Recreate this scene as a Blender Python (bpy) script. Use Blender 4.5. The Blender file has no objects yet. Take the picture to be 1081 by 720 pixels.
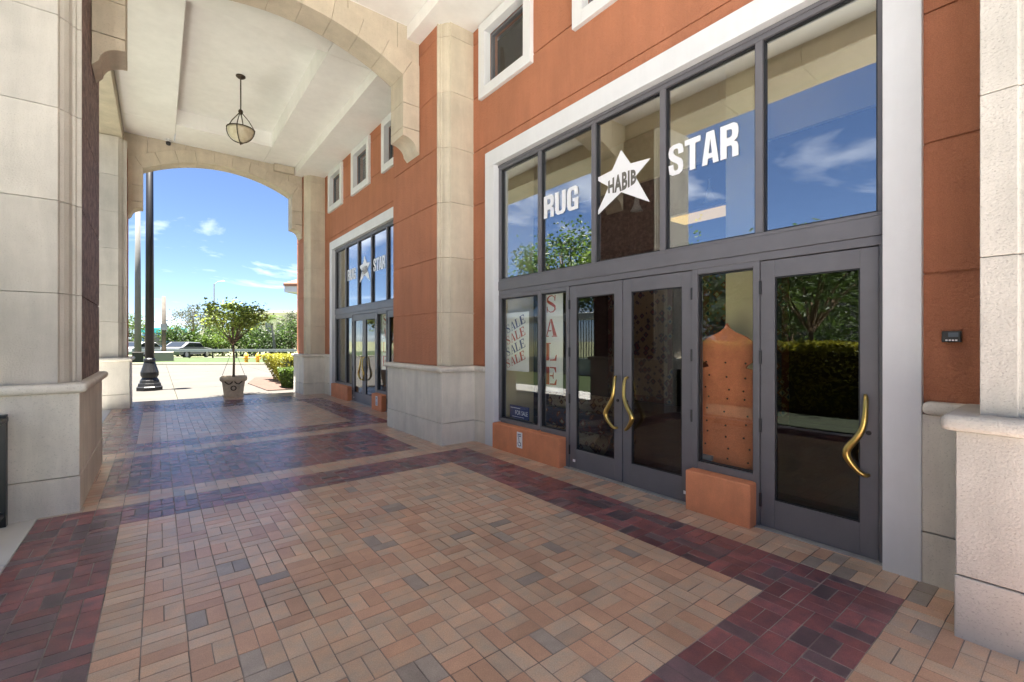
import bpy, bmesh, math, random
from mathutils import Vector, Matrix
random.seed(7)
C = bpy.context.scene.collection
R_ = math.radians
PI = math.pi
# ------------------------------------------------------------------ camera
YAW = R_(37.9)
SN, CS = math.sin(YAW), math.cos(YAW)
EYE = 1.5
cam = bpy.data.cameras.new('camera')
cam.sensor_width = 36.0
cam.lens = 36.0 * 480.0 / 1081.0
cam.clip_start = 0.05
cam.clip_end = 3000
co = bpy.data.objects.new('camera', cam)
C.objects.link(co)
co.location = (0, 0, EYE)
co.rotation_euler = (R_(90), 0, -YAW)
bpy.context.scene.camera = co
# ------------------------------------------------------------------ sky
SUN_EL, SUN_AZ = R_(85), R_(-90)          # azimuth measured from +Y towards +X
w = bpy.data.worlds.new('World')
bpy.context.scene.world = w
w.use_nodes = True
wn = w.node_tree
wn.nodes.clear()
W = wn.nodes.new
wl = wn.links.new
sky = W('ShaderNodeTexSky')
sky.sky_type = 'NISHITA'
sky.sun_disc = False
sky.sun_elevation = SUN_EL
sky.sun_rotation = SUN_AZ
sky.altitude = 300
sky.air_density = 0.6
sky.dust_density = 0.15
sky.ozone_density = 3.5
tc = W('ShaderNodeTexCoord')
sep = W('ShaderNodeSeparateXYZ')
wl(tc.outputs['Generated'], sep.inputs[0])
# project the view direction on a cloud layer: (x, y) / (z + 0.12)
ad = W('ShaderNodeMath'); ad.operation = 'ADD'; ad.inputs[1].default_value = 0.10
wl(sep.outputs['Z'], ad.inputs[0])
mx = W('ShaderNodeMath'); mx.operation = 'MAXIMUM'; mx.inputs[1].default_value = 0.04
wl(ad.outputs[0], mx.inputs[0])
dx = W('ShaderNodeMath'); dx.operation = 'DIVIDE'
dy = W('ShaderNodeMath'); dy.operation = 'DIVIDE'
wl(sep.outputs['X'], dx.inputs[0]); wl(mx.outputs[0], dx.inputs[1])
wl(sep.outputs['Y'], dy.inputs[0]); wl(mx.outputs[0], dy.inputs[1])
cb = W('ShaderNodeCombineXYZ')
wl(dx.outputs[0], cb.inputs[0]); wl(dy.outputs[0], cb.inputs[1])
nz = W('ShaderNodeTexNoise'); nz.inputs['Scale'].default_value = 0.75
nz.inputs['Detail'].default_value = 9; nz.inputs['Roughness'].default_value = 0.58
nz.inputs['Distortion'].default_value = 0.5
off = W('ShaderNodeMapping')
off.inputs['Location'].default_value = (1.3, 7.7, 0.0)
wl(cb.outputs[0], off.inputs[0])
wl(off.outputs[0], nz.inputs['Vector'])
cr = W('ShaderNodeValToRGB')
cr.color_ramp.elements[0].position = 0.55
cr.color_ramp.elements[1].position = 0.82
wl(nz.outputs[0], cr.inputs[0])
mixc = W('ShaderNodeMix'); mixc.data_type = 'RGBA'
CLOUD = mixc.inputs[7]
CLOUD.default_value = (7.5, 7.6, 7.8, 1)
tint = W('ShaderNodeMix'); tint.data_type = 'RGBA'; tint.blend_type = 'MULTIPLY'
tint.inputs[0].default_value = 1.0
tint.inputs[7].default_value = (0.63, 0.62, 0.645, 1)
wl(sky.outputs[0], tint.inputs[6])
wl(tint.outputs[2], mixc.inputs[6])
wl(cr.outputs[0], mixc.inputs[0])
bg = W('ShaderNodeBackground')
bg.inputs[1].default_value = 0.05
wl(mixc.outputs[2], bg.inputs[0])
wo = W('ShaderNodeOutputWorld')
wl(bg.outputs[0], wo.inputs[0])
# ------------------------------------------------------------------ sun
sl = bpy.data.lights.new('sun', 'SUN')
sl.energy = 5.0
sl.angle = R_(0.5)
sl.color = (1.0, 0.95, 0.87)
so = bpy.data.objects.new('sun', sl)
C.objects.link(so)
sd = Vector((math.sin(SUN_AZ) * math.cos(SUN_EL), math.cos(SUN_AZ) * math.cos(SUN_EL), math.sin(SUN_EL)))
so.rotation_euler = sd.to_track_quat('Z', 'Y').to_euler()
so.location = (0, 0, 30)
# ------------------------------------------------------------------ exposure
sc = bpy.context.scene
sc.view_settings.view_transform = 'Standard'
sc.view_settings.look = 'None'
sc.view_settings.gamma = 1
sc.view_settings.use_curve_mapping = False
sc.view_settings.exposure = 3.12
sc.render.engine = 'CYCLES'
sc.cycles.max_bounces = 10
sc.cycles.diffuse_bounces = 6
sc.cycles.glossy_bounces = 5
sc.cycles.transparent_max_bounces = 16
sc.cycles.transmission_bounces = 6
sc.cycles.sample_clamp_indirect = 6
sc.cycles.use_denoising = True
sc.cycles.caustics_reflective = False
sc.cycles.caustics_refractive = False

# ------------------------------------------------------------------ helpers
def tag(o, label=None, cat=None, group=None, kind=None):
    if label: o['label'] = label
    if cat: o['category'] = cat
    if group: o['group'] = group
    if kind: o['kind'] = kind
    return o

def empty(name, loc, label, cat, group=None):
    o = bpy.data.objects.new(name, None)
    o.empty_display_size = 0.2
    C.objects.link(o)
    o.location = loc
    return tag(o, label, cat, group)

class MB:
    def __init__(s):
        s.v = []; s.f = []; s.m = []; s.mi = 0
    def face(s, ids):
        s.f.append(ids); s.m.append(s.mi)
    def box(s, x0, x1, y0, y1, z0, z1):
        n = len(s.v)
        for z in (z0, z1):
            s.v += [(x0, y0, z), (x1, y0, z), (x1, y1, z), (x0, y1, z)]
        for q in ((0, 3, 2, 1), (4, 5, 6, 7), (0, 1, 5, 4), (1, 2, 6, 5), (2, 3, 7, 6), (3, 0, 4, 7)):
            s.face([n + i for i in q])
        return s
    def prism(s, pts, axis, a, b):
        """extrude a 2D polygon: axis 'z' pts=(x,y); 'y' pts=(x,z); 'x' pts=(y,z)"""
        n = len(s.v); k = len(pts)
        for t in (a, b):
            for p in pts:
                s.v.append((p[0], p[1], t) if axis == 'z' else (p[0], t, p[1]) if axis == 'y' else (t, p[0], p[1]))
        s.face([n + i for i in range(k)][::-1])
        s.face([n + k + i for i in range(k)])
        for i in range(k):
            j = (i + 1) % k
            s.face([n + i, n + j, n + k + j, n + k + i])
        return s
    def quad(s, a, b, c, d):
        n = len(s.v); s.v += [tuple(a), tuple(b), tuple(c), tuple(d)]
        s.face([n, n + 1, n + 2, n + 3])
        return s
    def tube(s, pts, rad, seg=10, cap=True, flat=1.0):
        pts = [Vector(p) for p in pts]
        if not isinstance(rad, (list, tuple)): rad = [rad] * len(pts)
        n0 = len(s.v); up = None
        for i, p in enumerate(pts):
            t = (pts[min(i + 1, len(pts) - 1)] - pts[max(i - 1, 0)]).normalized()
            if up is None:
                up = Vector((0, 0, 1)) if abs(t.z) < 0.9 else Vector((0, 1, 0))
            a = t.cross(up).normalized(); b = a.cross(t).normalized(); up = b
            for k in range(seg):
                an = 2 * PI * k / seg
                q = p + (a * math.cos(an) + b * math.sin(an) * flat) * rad[i]
                s.v.append(tuple(q))
        for i in range(len(pts) - 1):
            for k in range(seg):
                k2 = (k + 1) % seg
                s.face([n0 + i * seg + k, n0 + i * seg + k2, n0 + (i + 1) * seg + k2, n0 + (i + 1) * seg + k])
        if cap:
            s.face([n0 + k for k in range(seg)][::-1])
            s.face([n0 + (len(pts) - 1) * seg + k for k in range(seg)])
        return s
    def lathe(s, prof, cx, cy, seg=24, sq=False):
        n0 = len(s.v)
        for r, z in prof:
            for k in range(seg):
                an = 2 * PI * (k + (0.5 if sq else 0)) / seg
                s.v.append((cx + r * math.cos(an), cy + r * math.sin(an), z))
        for i in range(len(prof) - 1):
            for k in range(seg):
                k2 = (k + 1) % seg
                s.face([n0 + i * seg + k, n0 + i * seg + k2, n0 + (i + 1) * seg + k2, n0 + (i + 1) * seg + k])
        s.face([n0 + k for k in range(seg)][::-1])
        s.face([n0 + (len(prof) - 1) * seg + k for k in range(seg)])
        return s
    def build(s, name, mats, parent=None, smooth=False, bevel=0, bseg=2, fix=False):
        me = bpy.data.meshes.new(name)
        me.from_pydata(s.v, [], s.f)
        if not isinstance(mats, (list, tuple)): mats = [mats]
        for m in mats: me.materials.append(m)
        if len(mats) > 1: me.polygons.foreach_set('material_index', s.m)
        if smooth: me.polygons.foreach_set('use_smooth', [True] * len(s.f))
        if fix:
            bm = bmesh.new(); bm.from_mesh(me)
            bmesh.ops.recalc_face_normals(bm, faces=bm.faces[:]); bm.to_mesh(me); bm.free()
        me.update()
        o = bpy.data.objects.new(name, me)
        C.objects.link(o)
        if bevel:
            b = o.modifiers.new('bevel', 'BEVEL'); b.width = bevel; b.segments = bseg
            b.limit_method = 'ANGLE'; b.angle_limit = R_(35)
        if parent:
            o.parent = parent
            o.matrix_parent_inverse = Matrix.Translation(-Vector(parent.location))
        return o

def copy_tree(o, delta, parent=None, label=None):
    c = o.copy(); C.objects.link(c)
    if parent is not None:
        c.parent = parent
        c.matrix_parent_inverse = o.matrix_parent_inverse.copy()
    else: c.location = Vector(o.location) + Vector(delta)
    if label: c['label'] = label
    for ch in list(o.children): copy_tree(ch, delta, c)
    return c

def P(a, d, z=0.0):
    """a metres to the right of, d metres ahead of where the photographer stood"""
    return Vector((d * SN + a * CS, d * CS - a * SN, z))
def at(px, d, z=0.0):
    return P((px - 540.5) / 480.0 * d, d, z)

# ------------------------------------------------------------------ materials
def mat(name, col, rough=0.6, metal=0.0, spec=0.5, var=0.0, vscale=3.0, bump=0.0, bscale=60.0,
        col2=None, island=0.0, pits=0.0, pscale=40.0, coat=0.0, bdist=0.01, detail=6, speck=0.0, streak=0.0, stain=0.0):
    m = bpy.data.materials.new(name); m.use_nodes = True
    nt = m.node_tree; N = nt.nodes.new; L = nt.links.new
    b = nt.nodes['Principled BSDF']
    b.inputs['Roughness'].default_value = rough
    b.inputs['Metallic'].default_value = metal
    b.inputs['Specular IOR Level'].default_value = spec
    b.inputs['Coat Weight'].default_value = coat
    c = (*col, 1)
    b.inputs['Base Color'].default_value = c
    g = N('ShaderNodeNewGeometry')
    src = None
    if var > 0 or col2:
        n = N('ShaderNodeTexNoise'); n.inputs['Scale'].default_value = vscale; n.inputs['Detail'].default_value = detail
        n.inputs['Roughness'].default_value = 0.62
        L(g.outputs['Position'], n.inputs['Vector'])
        r = N('ShaderNodeValToRGB')
        r.color_ramp.elements[0].position = 0.32; r.color_ramp.elements[1].position = 0.68
        k = 1 - var
        r.color_ramp.elements[0].color = (*(col2 if col2 else [x * k for x in col]), 1)
        r.color_ramp.elements[1].color = (*(col if col2 else [min(1, x * (1 + var * .5)) for x in col]), 1)
        L(n.outputs[0], r.inputs[0]); src = r.outputs[0]
    def chain(color_socket_or_none):
        return color_socket_or_none
    if island > 0:
        h = N('ShaderNodeHueSaturation')
        if src: L(src, h.inputs['Color'])
        else: h.inputs['Color'].default_value = c
        mr = N('ShaderNodeMapRange'); mr.inputs[3].default_value = 1 - island; mr.inputs[4].default_value = 1 + island
        L(g.outputs['Random Per Island'], mr.inputs[0]); L(mr.outputs[0], h.inputs['Value'])
        src = h.outputs[0]
    hgt = None
    if bump > 0:
        n2 = N('ShaderNodeTexNoise'); n2.inputs['Scale'].default_value = bscale; n2.inputs['Detail'].default_value = 5
        L(g.outputs['Position'], n2.inputs['Vector']); hgt = n2.outputs[0]
    if pits > 0:
        v = N('ShaderNodeTexNoise'); v.inputs['Scale'].default_value = pscale; v.inputs['Detail'].default_value = 3
        v.inputs['Roughness'].default_value = 0.55
        mp = N('ShaderNodeMapping'); mp.inputs['Scale'].default_value = (1, 1, 1.35)
        L(g.outputs['Position'], mp.inputs[0]); L(mp.outputs[0], v.inputs['Vector'])
        r2 = N('ShaderNodeValToRGB'); r2.color_ramp.elements[0].position = 0.31; r2.color_ramp.elements[1].position = 0.40
        L(v.outputs[0], r2.inputs[0])
        mm = N('ShaderNodeMix'); mm.data_type = 'RGBA'
        L(r2.outputs[0], mm.inputs[0])
        mm.inputs[6].default_value = (*[x * (1 - pits) for x in col], 1)
        if src: L(src, mm.inputs[7])
        else: mm.inputs[7].default_value = c
        src = mm.outputs[2]
        if hgt:
            a = N('ShaderNodeMath'); a.operation = 'ADD'
            ml = N('ShaderNodeMath'); ml.operation = 'MULTIPLY'; ml.inputs[1].default_value = 1.2
            L(r2.outputs[0], ml.inputs[0]); L(hgt, a.inputs[0]); L(ml.outputs[0], a.inputs[1]); hgt = a.outputs[0]
    def mul(src, fac_socket, amount):
        q = N('ShaderNodeMix'); q.data_type = 'RGBA'; q.blend_type = 'MULTIPLY'; q.inputs[0].default_value = 1.0
        mrr = N('ShaderNodeMapRange'); mrr.inputs[1].default_value = .3; mrr.inputs[2].default_value = .7
        mrr.inputs[3].default_value = 1 - amount; mrr.inputs[4].default_value = 1 + amount * .4
        L(fac_socket, mrr.inputs[0])
        if src: L(src, q.inputs[6])
        else: q.inputs[6].default_value = c
        L(mrr.outputs[0], q.inputs[7]); return q.outputs[2]
    if speck > 0:
        n5 = N('ShaderNodeTexNoise'); n5.inputs['Scale'].default_value = 170; n5.inputs['Detail'].default_value = 3
        L(g.outputs['Position'], n5.inputs['Vector']); src = mul(src, n5.outputs[0], speck)
    if stain > 0:
        n7 = N('ShaderNodeTexNoise'); n7.inputs['Scale'].default_value = 1.3; n7.inputs['Detail'].default_value = 9; n7.inputs['Roughness'].default_value = .68
        L(g.outputs['Position'], n7.inputs['Vector']); src = mul(src, n7.outputs[0], stain)
    if streak > 0:
        mp5 = N('ShaderNodeMapping'); mp5.inputs['Scale'].default_value = (3.5, 3.5, .45)
        n6 = N('ShaderNodeTexNoise'); n6.inputs['Scale'].default_value = 1.6; n6.inputs['Detail'].default_value = 7; n6.inputs['Roughness'].default_value = .65
        L(g.outputs['Position'], mp5.inputs[0]); L(mp5.outputs[0], n6.inputs['Vector']); src = mul(src, n6.outputs[0], streak)
    if src: L(src, b.inputs['Base Color'])
    if hgt:
        bp = N('ShaderNodeBump'); bp.inputs['Strength'].default_value = bump; bp.inputs['Distance'].default_value = bdist
        L(hgt, bp.inputs['Height']); L(bp.outputs[0], b.inputs['Normal'])
    return m

def glass(name, tint, refl):
    m = bpy.data.materials.new(name); m.use_nodes = True
    nt = m.node_tree; nt.nodes.clear(); N = nt.nodes.new; L = nt.links.new
    o = N('ShaderNodeOutputMaterial'); mx = N('ShaderNodeMixShader')
    t = N('ShaderNodeBsdfTransparent'); t.inputs[0].default_value = (*tint, 1)
    g = N('ShaderNodeBsdfGlossy'); g.inputs['Roughness'].default_value = 0.0
    g.inputs['Color'].default_value = (0.96, 0.98, 1.0, 1)
    lw = N('ShaderNodeLayerWeight'); lw.inputs[0].default_value = 0.5
    pw = N('ShaderNodeMath'); pw.operation = 'POWER'; pw.inputs[1].default_value = 5.0
    L(lw.outputs['Facing'], pw.inputs[0])
    mr = N('ShaderNodeMapRange'); mr.inputs[3].default_value = refl; mr.inputs[4].default_value = 1.0
    L(pw.outputs[0], mr.inputs[0])
    # very slight waviness of the panes
    n = N('ShaderNodeTexNoise'); n.inputs['Scale'].default_value = 0.9; n.inputs['Detail'].default_value = 1
    ge = N('ShaderNodeNewGeometry'); L(ge.outputs['Position'], n.inputs['Vector'])
    bp = N('ShaderNodeBump'); bp.inputs['Strength'].default_value = 0.025; bp.inputs['Distance'].default_value = 0.05
    L(n.outputs[0], bp.inputs['Height']); L(bp.outputs[0], g.inputs['Normal'])
    L(mr.outputs[0], mx.inputs[0]); L(t.outputs[0], mx.inputs[1]); L(g.outputs[0], mx.inputs[2])
    L(mx.outputs[0], o.inputs[0])
    return m

def emit(name, col, strength):
    m = bpy.data.materials.new(name); m.use_nodes = True
    b = m.node_tree.nodes['Principled BSDF']
    b.inputs['Base Color'].default_value = (*col, 1)
    b.inputs['Emission Color'].default_value = (*col, 1)
    b.inputs['Emission Strength'].default_value = strength
    return m

M = {}
M['stone'] = mat('limestone', (0.52, 0.485, 0.43), 0.75, var=0.12, vscale=2.2, bump=0.4, bscale=80, island=0.07, pits=0.24, pscale=95, streak=0.14)
M['stone_plinth_lit'] = mat('pale_lit_plinth_limestone', (0.74, 0.69, 0.60), 0.75, var=0.12, vscale=2.2, bump=0.4, bscale=80, island=0.05, pits=0.26, pscale=95, streak=0.16)  # pale limestone, lightened further to offset the weak light near the floor
M['stone_far'] = mat('limestone_fine', (0.58, 0.51, 0.395), 0.75, var=0.12, vscale=2.5, bump=0.25, bscale=120, island=0.07, pits=0.22, pscale=75, streak=0.14)
M['stone_warm'] = mat('limestone_buff', (0.54, 0.47, 0.37), 0.75, var=0.14, vscale=2.5, bump=0.25, bscale=120, island=0.07, pits=0.22, pscale=75, streak=0.12)
M['terracotta'] = mat('terracotta_stucco', (0.46, 0.178, 0.092), 0.85, var=0.10, vscale=1.3, bump=0.85, bscale=42, bdist=0.016, speck=0.22, streak=0.13)
M['curb'] = mat('orange_render', (0.72, 0.275, 0.13), 0.8, var=0.14, vscale=4, bump=0.5, bscale=90, bdist=0.006, speck=0.12, streak=0.12)
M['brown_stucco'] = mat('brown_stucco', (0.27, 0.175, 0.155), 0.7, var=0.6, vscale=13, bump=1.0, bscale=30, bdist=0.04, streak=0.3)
M['white'] = mat('white_stucco', (0.70, 0.71, 0.725), 0.7, var=0.05, vscale=2.0, bump=0.25, bscale=90, bdist=0.005, streak=0.05)
M['ceiling'] = mat('ceiling_plaster', (0.83, 0.82, 0.80), 0.85, var=0.06, vscale=0.8, bump=0.15, bscale=90, bdist=0.004, streak=0.05)
M['alu'] = mat('bronze_aluminium', (0.155, 0.15, 0.162), 0.42, metal=0.15, var=0.08, vscale=5, spec=0.5)
M['alu_dark'] = mat('black_gasket', (0.015, 0.015, 0.017), 0.5)
M['glass'] = glass('storefront_glass', (0.88, 0.90, 0.88), 0.25)
M['glass_low'] = glass('low_window_glass', (0.96, 0.97, 0.96), 0.03)
M['glass_dark'] = glass('door_glass', (0.72, 0.73, 0.72), 0.065)
M['brass'] = mat('brass', (0.60, 0.42, 0.13), 0.28, metal=1.0, var=0.15, vscale=12)
M['vinyl'] = mat('white_vinyl', (0.82, 0.82, 0.84), 0.5)
M['tan_brick'] = mat('tan_paver', (0.66, 0.425, 0.28), 0.28, col2=(0.50, 0.40, 0.31), vscale=8, bump=0.2, bscale=140, island=0.15, bdist=0.004, speck=0.2, stain=0.26)
M['buff_brick'] = mat('buff_paver', (0.60, 0.36, 0.235), 0.28, col2=(0.52, 0.31, 0.21), vscale=10, bump=0.2, bscale=140, island=0.15, bdist=0.004, speck=0.2, stain=0.26)
M['grey_brick'] = mat('grey_paver', (0.40, 0.335, 0.285), 0.28, col2=(0.30, 0.255, 0.22), vscale=9, bump=0.2, bscale=140, island=0.2, bdist=0.004, speck=0.2, stain=0.26)
M['red_brick'] = mat('oxblood_paver', (0.32, 0.115, 0.11), 0.27, col2=(0.17, 0.085, 0.095), vscale=8, bump=0.2, bscale=140, island=0.22, bdist=0.004, speck=0.2, stain=0.26)
M['plum_brick'] = mat('plum_paver', (0.19, 0.115, 0.125), 0.30, col2=(0.12, 0.085, 0.09), vscale=8, bump=0.2, bscale=140, island=0.25, bdist=0.004, speck=0.2, stain=0.26)
M['joint'] = mat('paver_joint', (0.34, 0.29, 0.25), 0.9, col2=(0.09, 0.075, 0.065), vscale=2.2)
M['concrete'] = mat('concrete', (0.40, 0.36, 0.30), 0.8, var=0.12, vscale=1.2, bump=0.2, bscale=60)
M['concrete_pale'] = mat('concrete_pale', (0.060, 0.054, 0.046), 0.85, var=0.2, vscale=0.6, bump=0.15, bscale=40)
M['bounce_paving'] = mat('bounce_concrete', (0.62, 0.61, 0.59), 0.85, var=0.08, vscale=.5)  # bright paving added out of view to bounce sun into the arcade
M['walk'] = mat('walk_concrete', (0.56, 0.55, 0.53), 0.85, var=0.10, vscale=.8)
M['asphalt'] = mat('asphalt', (0.06, 0.06, 0.062), 0.85, var=0.2, vscale=3, bump=0.3, bscale=100)
M['grass'] = mat('grass', (0.03, 0.05, 0.01), 0.9, var=0.35, vscale=2.5, bump=0.6, bscale=25)
M['soil'] = mat('soil', (0.20, 0.13, 0.085), 0.95, var=0.3, vscale=5, bump=0.5, bscale=30)
M['mulch'] = mat('bark_mulch', (0.075, 0.042, 0.03), 0.95, var=0.4, vscale=9, bump=0.8, bscale=30)
M['dark_bed'] = mat('dark_bed_for_glass', (0.016, 0.024, 0.008), 0.9, var=0.6, vscale=9, bump=0.8, bscale=25)  # dark tone stops the strip from mirroring bright in the glass
M['ground'] = mat('ground', (0.16, 0.17, 0.09), 0.95, var=0.3, vscale=0.4)
M['iron'] = mat('black_iron', (0.018, 0.018, 0.020), 0.42, metal=0.2, var=0.2, vscale=8)
M['bronze'] = mat('dark_bronze', (0.07, 0.05, 0.035), 0.4, metal=0.7, var=0.3, vscale=20)
M['alabaster'] = mat('alabaster_glass', (0.62, 0.56, 0.42), 0.35, col2=(0.48, 0.41, 0.28), vscale=14)
M['galv'] = mat('galvanised_steel', (0.42, 0.42, 0.42), 0.5, metal=0.5, var=0.15, vscale=6)
M['pole_conc'] = mat('pole_concrete', (0.17, 0.168, 0.16), 0.8, var=0.12, vscale=3)
M['pole_wood'] = mat('weathered_wood', (0.10, 0.085, 0.07), 0.85, var=0.3, vscale=6)
M['bark'] = mat('bark', (0.20, 0.14, 0.09), 0.9, var=0.35, vscale=14, bump=0.5, bscale=50)
M['leaf_olive'] = mat('leaf_olive', (0.19, 0.25, 0.045), 0.5, island=0.5)
M['leaf_green'] = mat('leaf_green', (0.035, 0.07, 0.012), 0.5, island=0.5)
M['leaf_bright'] = mat('leaf_bright', (0.06, 0.105, 0.014), 0.5, island=0.45)
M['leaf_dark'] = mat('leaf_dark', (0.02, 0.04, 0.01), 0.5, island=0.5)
M['leaf_grey'] = mat('leaf_grey', (0.06, 0.068, 0.04), 0.6, island=0.4)
M['leaf_yellow'] = mat('leaf_yellow', (0.22, 0.225, 0.025), 0.5, island=0.35)
for k in [k for k in M if k.startswith('leaf')]:
    nt_ = M[k].node_tree; b_ = nt_.nodes['Principled BSDF']
    tr_n = nt_.nodes.new('ShaderNodeBsdfTranslucent'); mx_n = nt_.nodes.new('ShaderNodeMixShader'); mx_n.inputs[0].default_value = 0.42
    hs_n = nt_.nodes.new('ShaderNodeHueSaturation'); hs_n.inputs['Value'].default_value = 1.7; hs_n.inputs['Hue'].default_value = 0.485
    nt_.links.new(b_.inputs['Base Color'].links[0].from_socket, hs_n.inputs['Color']); nt_.links.new(hs_n.outputs[0], tr_n.inputs[0])
    nt_.links.new(b_.outputs[0], mx_n.inputs[1]); nt_.links.new(tr_n.outputs[0], mx_n.inputs[2])
    nt_.links.new(mx_n.outputs[0], nt_.nodes['Material Output'].inputs[0])
M['pot'] = mat('pot_stone', (0.58, 0.49, 0.38), 0.8, var=0.25, vscale=8, bump=0.4, bscale=60)
M['yellow'] = mat('yellow_paint', (0.75, 0.38, 0.03), 0.45, var=0.12, vscale=6)
M['cream'] = mat('cream_wall', (0.62, 0.58, 0.50), 0.8, var=0.08, vscale=0.3)
M['beige_in'] = mat('interior_beige', (0.72, 0.62, 0.38), 0.8, var=0.06, vscale=1)
M['dark_in'] = mat('interior_brown', (0.055, 0.034, 0.026), 0.8, var=0.2, vscale=1)
M['floor_in'] = mat('interior_floor', (0.05, 0.035, 0.028), 0.35, var=0.3, vscale=2)
M['navy'] = mat('navy', (0.025, 0.035, 0.15), 0.5)
M['banner'] = mat('banner_paper', (0.80, 0.80, 0.72), 0.7, var=0.04, vscale=3)
M['rust_ink'] = mat('rust_ink', (0.45, 0.06, 0.02), 0.6)
M['navy_ink'] = mat('navy_ink', (0.03, 0.05, 0.16), 0.6)
M['black'] = mat('black_plastic', (0.012, 0.013, 0.016), 0.35)
M['grey_ink'] = mat('grey_ink', (0.13, 0.12, 0.105), 0.6)
M['screen'] = mat('grey_screen', (0.10, 0.13, 0.17), 0.25)
M['tile_roof'] = mat('roof_tile', (0.22, 0.10, 0.06), 0.8, var=0.3, vscale=5)
M['win_dark'] = mat('dark_window', (0.02, 0.024, 0.03), 0.08, spec=0.8)
M['car_white'] = mat('white_car_paint', (0.40, 0.40, 0.40), 0.25, coat=0.6)
M['car_silver'] = mat('silver_car_paint', (0.22, 0.225, 0.235), 0.28, metal=0.3, coat=0.6)
M['rubber'] = mat('rubber', (0.02, 0.02, 0.02), 0.8)
M['teal'] = mat('teal_metal', (0.03, 0.42, 0.50), 0.4)
M['blue'] = mat('blue_panel', (0.04, 0.16, 0.50), 0.4)
M['lamp'] = emit('ceiling_lamp_lens', (1.0, 0.66, 0.24), 0.15)
M['dome'] = mat('dome_board', (0.60, 0.20, 0.085), 0.7, var=0.22, vscale=6, bump=0.4, bscale=80, speck=0.2)

PITCH = 7.59
JOINTS = [1.92, 2.735, 3.55, 4.365, 5.18, 6.0]
CEIL = 6.40
# ================================================================== GROUND
g = MB(); g.quad((-900, -900, -0.06), (900, -900, -0.06), (900, 900, -0.06), (-900, 900, -0.06))
tag(g.build('ground', M['ground']), kind='structure')

# brick paving: every paver is modelled, laid in basket weave with oxblood borders
CELL = 0.1835
X0, Y0 = -0.80, 0.68
def is_red(ix, iy):
    if iy < -2: return 2 <= ix <= 19 and iy >= -13
    if iy < 0: return False
    if iy >= 65: return iy < 70 and 1 <= ix <= 19
    k = iy % 40
    if iy >= 40: k = iy - 40
    if k < 26 and iy < 66:
        return 0 <= ix < 23 and (k < 3 or k >= 23 or ix < 3 or ix >= 20)
    if 28 <= k < 38: return 2 <= ix <= 19
    return False
pv = MB()
def paver(x0, x1, y0, y1, red):
    r = random.random()
    if red: pv.mi = 4 if r < 0.27 else 3
    else: pv.mi = 2 if r < 0.045 else 1 if r < 0.35 else 0
    gp = 0.0018 + random.random() * 0.0016; bv = 0.0016
    j = lambda: random.uniform(-0.0012, 0.0012)
    n = len(pv.v); zb = -0.006
    zt = [0.0 + j() for _ in range(4)]
    ox, oy = random.uniform(-.001, .001), random.uniform(-.001, .001)
    xs = (x0 + gp + ox, x1 - gp + ox); ys = (y0 + gp + oy, y1 - gp + oy)
    pv.v += [(xs[0], ys[0], zb), (xs[1], ys[0], zb), (xs[1], ys[1], zb), (xs[0], ys[1], zb)]
    pv.v += [(xs[0], ys[0], zt[0] - bv), (xs[1], ys[0], zt[1] - bv), (xs[1], ys[1], zt[2] - bv), (xs[0], ys[1], zt[3] - bv)]
    pv.v += [(xs[0] + bv, ys[0] + bv, zt[0]), (xs[1] - bv, ys[0] + bv, zt[1]), (xs[1] - bv, ys[1] - bv, zt[2]), (xs[0] + bv, ys[1] - bv, zt[3])]
    for a in (0, 4):
        for i in range(4):
            k = (i + 1) % 4
            pv.face([n + a + i, n + a + k, n + a + 4 + k, n + a + 4 + i])
    pv.face([n + 8, n + 9, n + 10, n + 11])
for ix in range(0, 26):
    for iy in range(-8, 76):
        x, y = X0 + ix * CELL, Y0 + iy * CELL
        if y + CELL > 14.55: continue
        red = is_red(ix, iy)
        hlf = CELL / 2
        across = (ix + iy) % 2 == 0
        if random.random() < .22: across = not across
        if not red and ix in (3, 23): across = True
        if across:
            paver(x, x + CELL, y, y + hlf, red); paver(x, x + CELL, y + hlf, y + CELL, red)
        else:
            paver(x, x + hlf, y, y + CELL, red); paver(x + hlf, x + CELL, y, y + CELL, red)
pv.mi = 5
pv.quad((-0.80, -.79, -0.0025), (4.0, -.79, -0.0025), (4.0, 14.50, -0.0025), (-0.80, 14.50, -0.0025))
tag(pv.build('brick_pavement', [M['tan_brick'], M['buff_brick'], M['grey_brick'], M['red_brick'], M['plum_brick'], M['joint']]), kind='structure')

s = MB()
for k in range(-3, 12):
    s.box(-4.48, -0.806, k * 1.5 + 0.006, (k + 1) * 1.5 - 0.006 if k < 9 else 14.45, -0.08, -0.004)
    if k >= 9: break
tag(s.build('sidewalk', M['walk'], bevel=0.006), kind='structure')
def gpoly(name, pts, z, m, thick=0.05):
    b = MB(); b.prism([(p[0], p[1]) for p in pts], 'z', z - thick, z)
    return tag(b.build(name, m, fix=True), kind='structure')
def dline(x, d): return (x, (d - x * SN) / CS)
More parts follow.
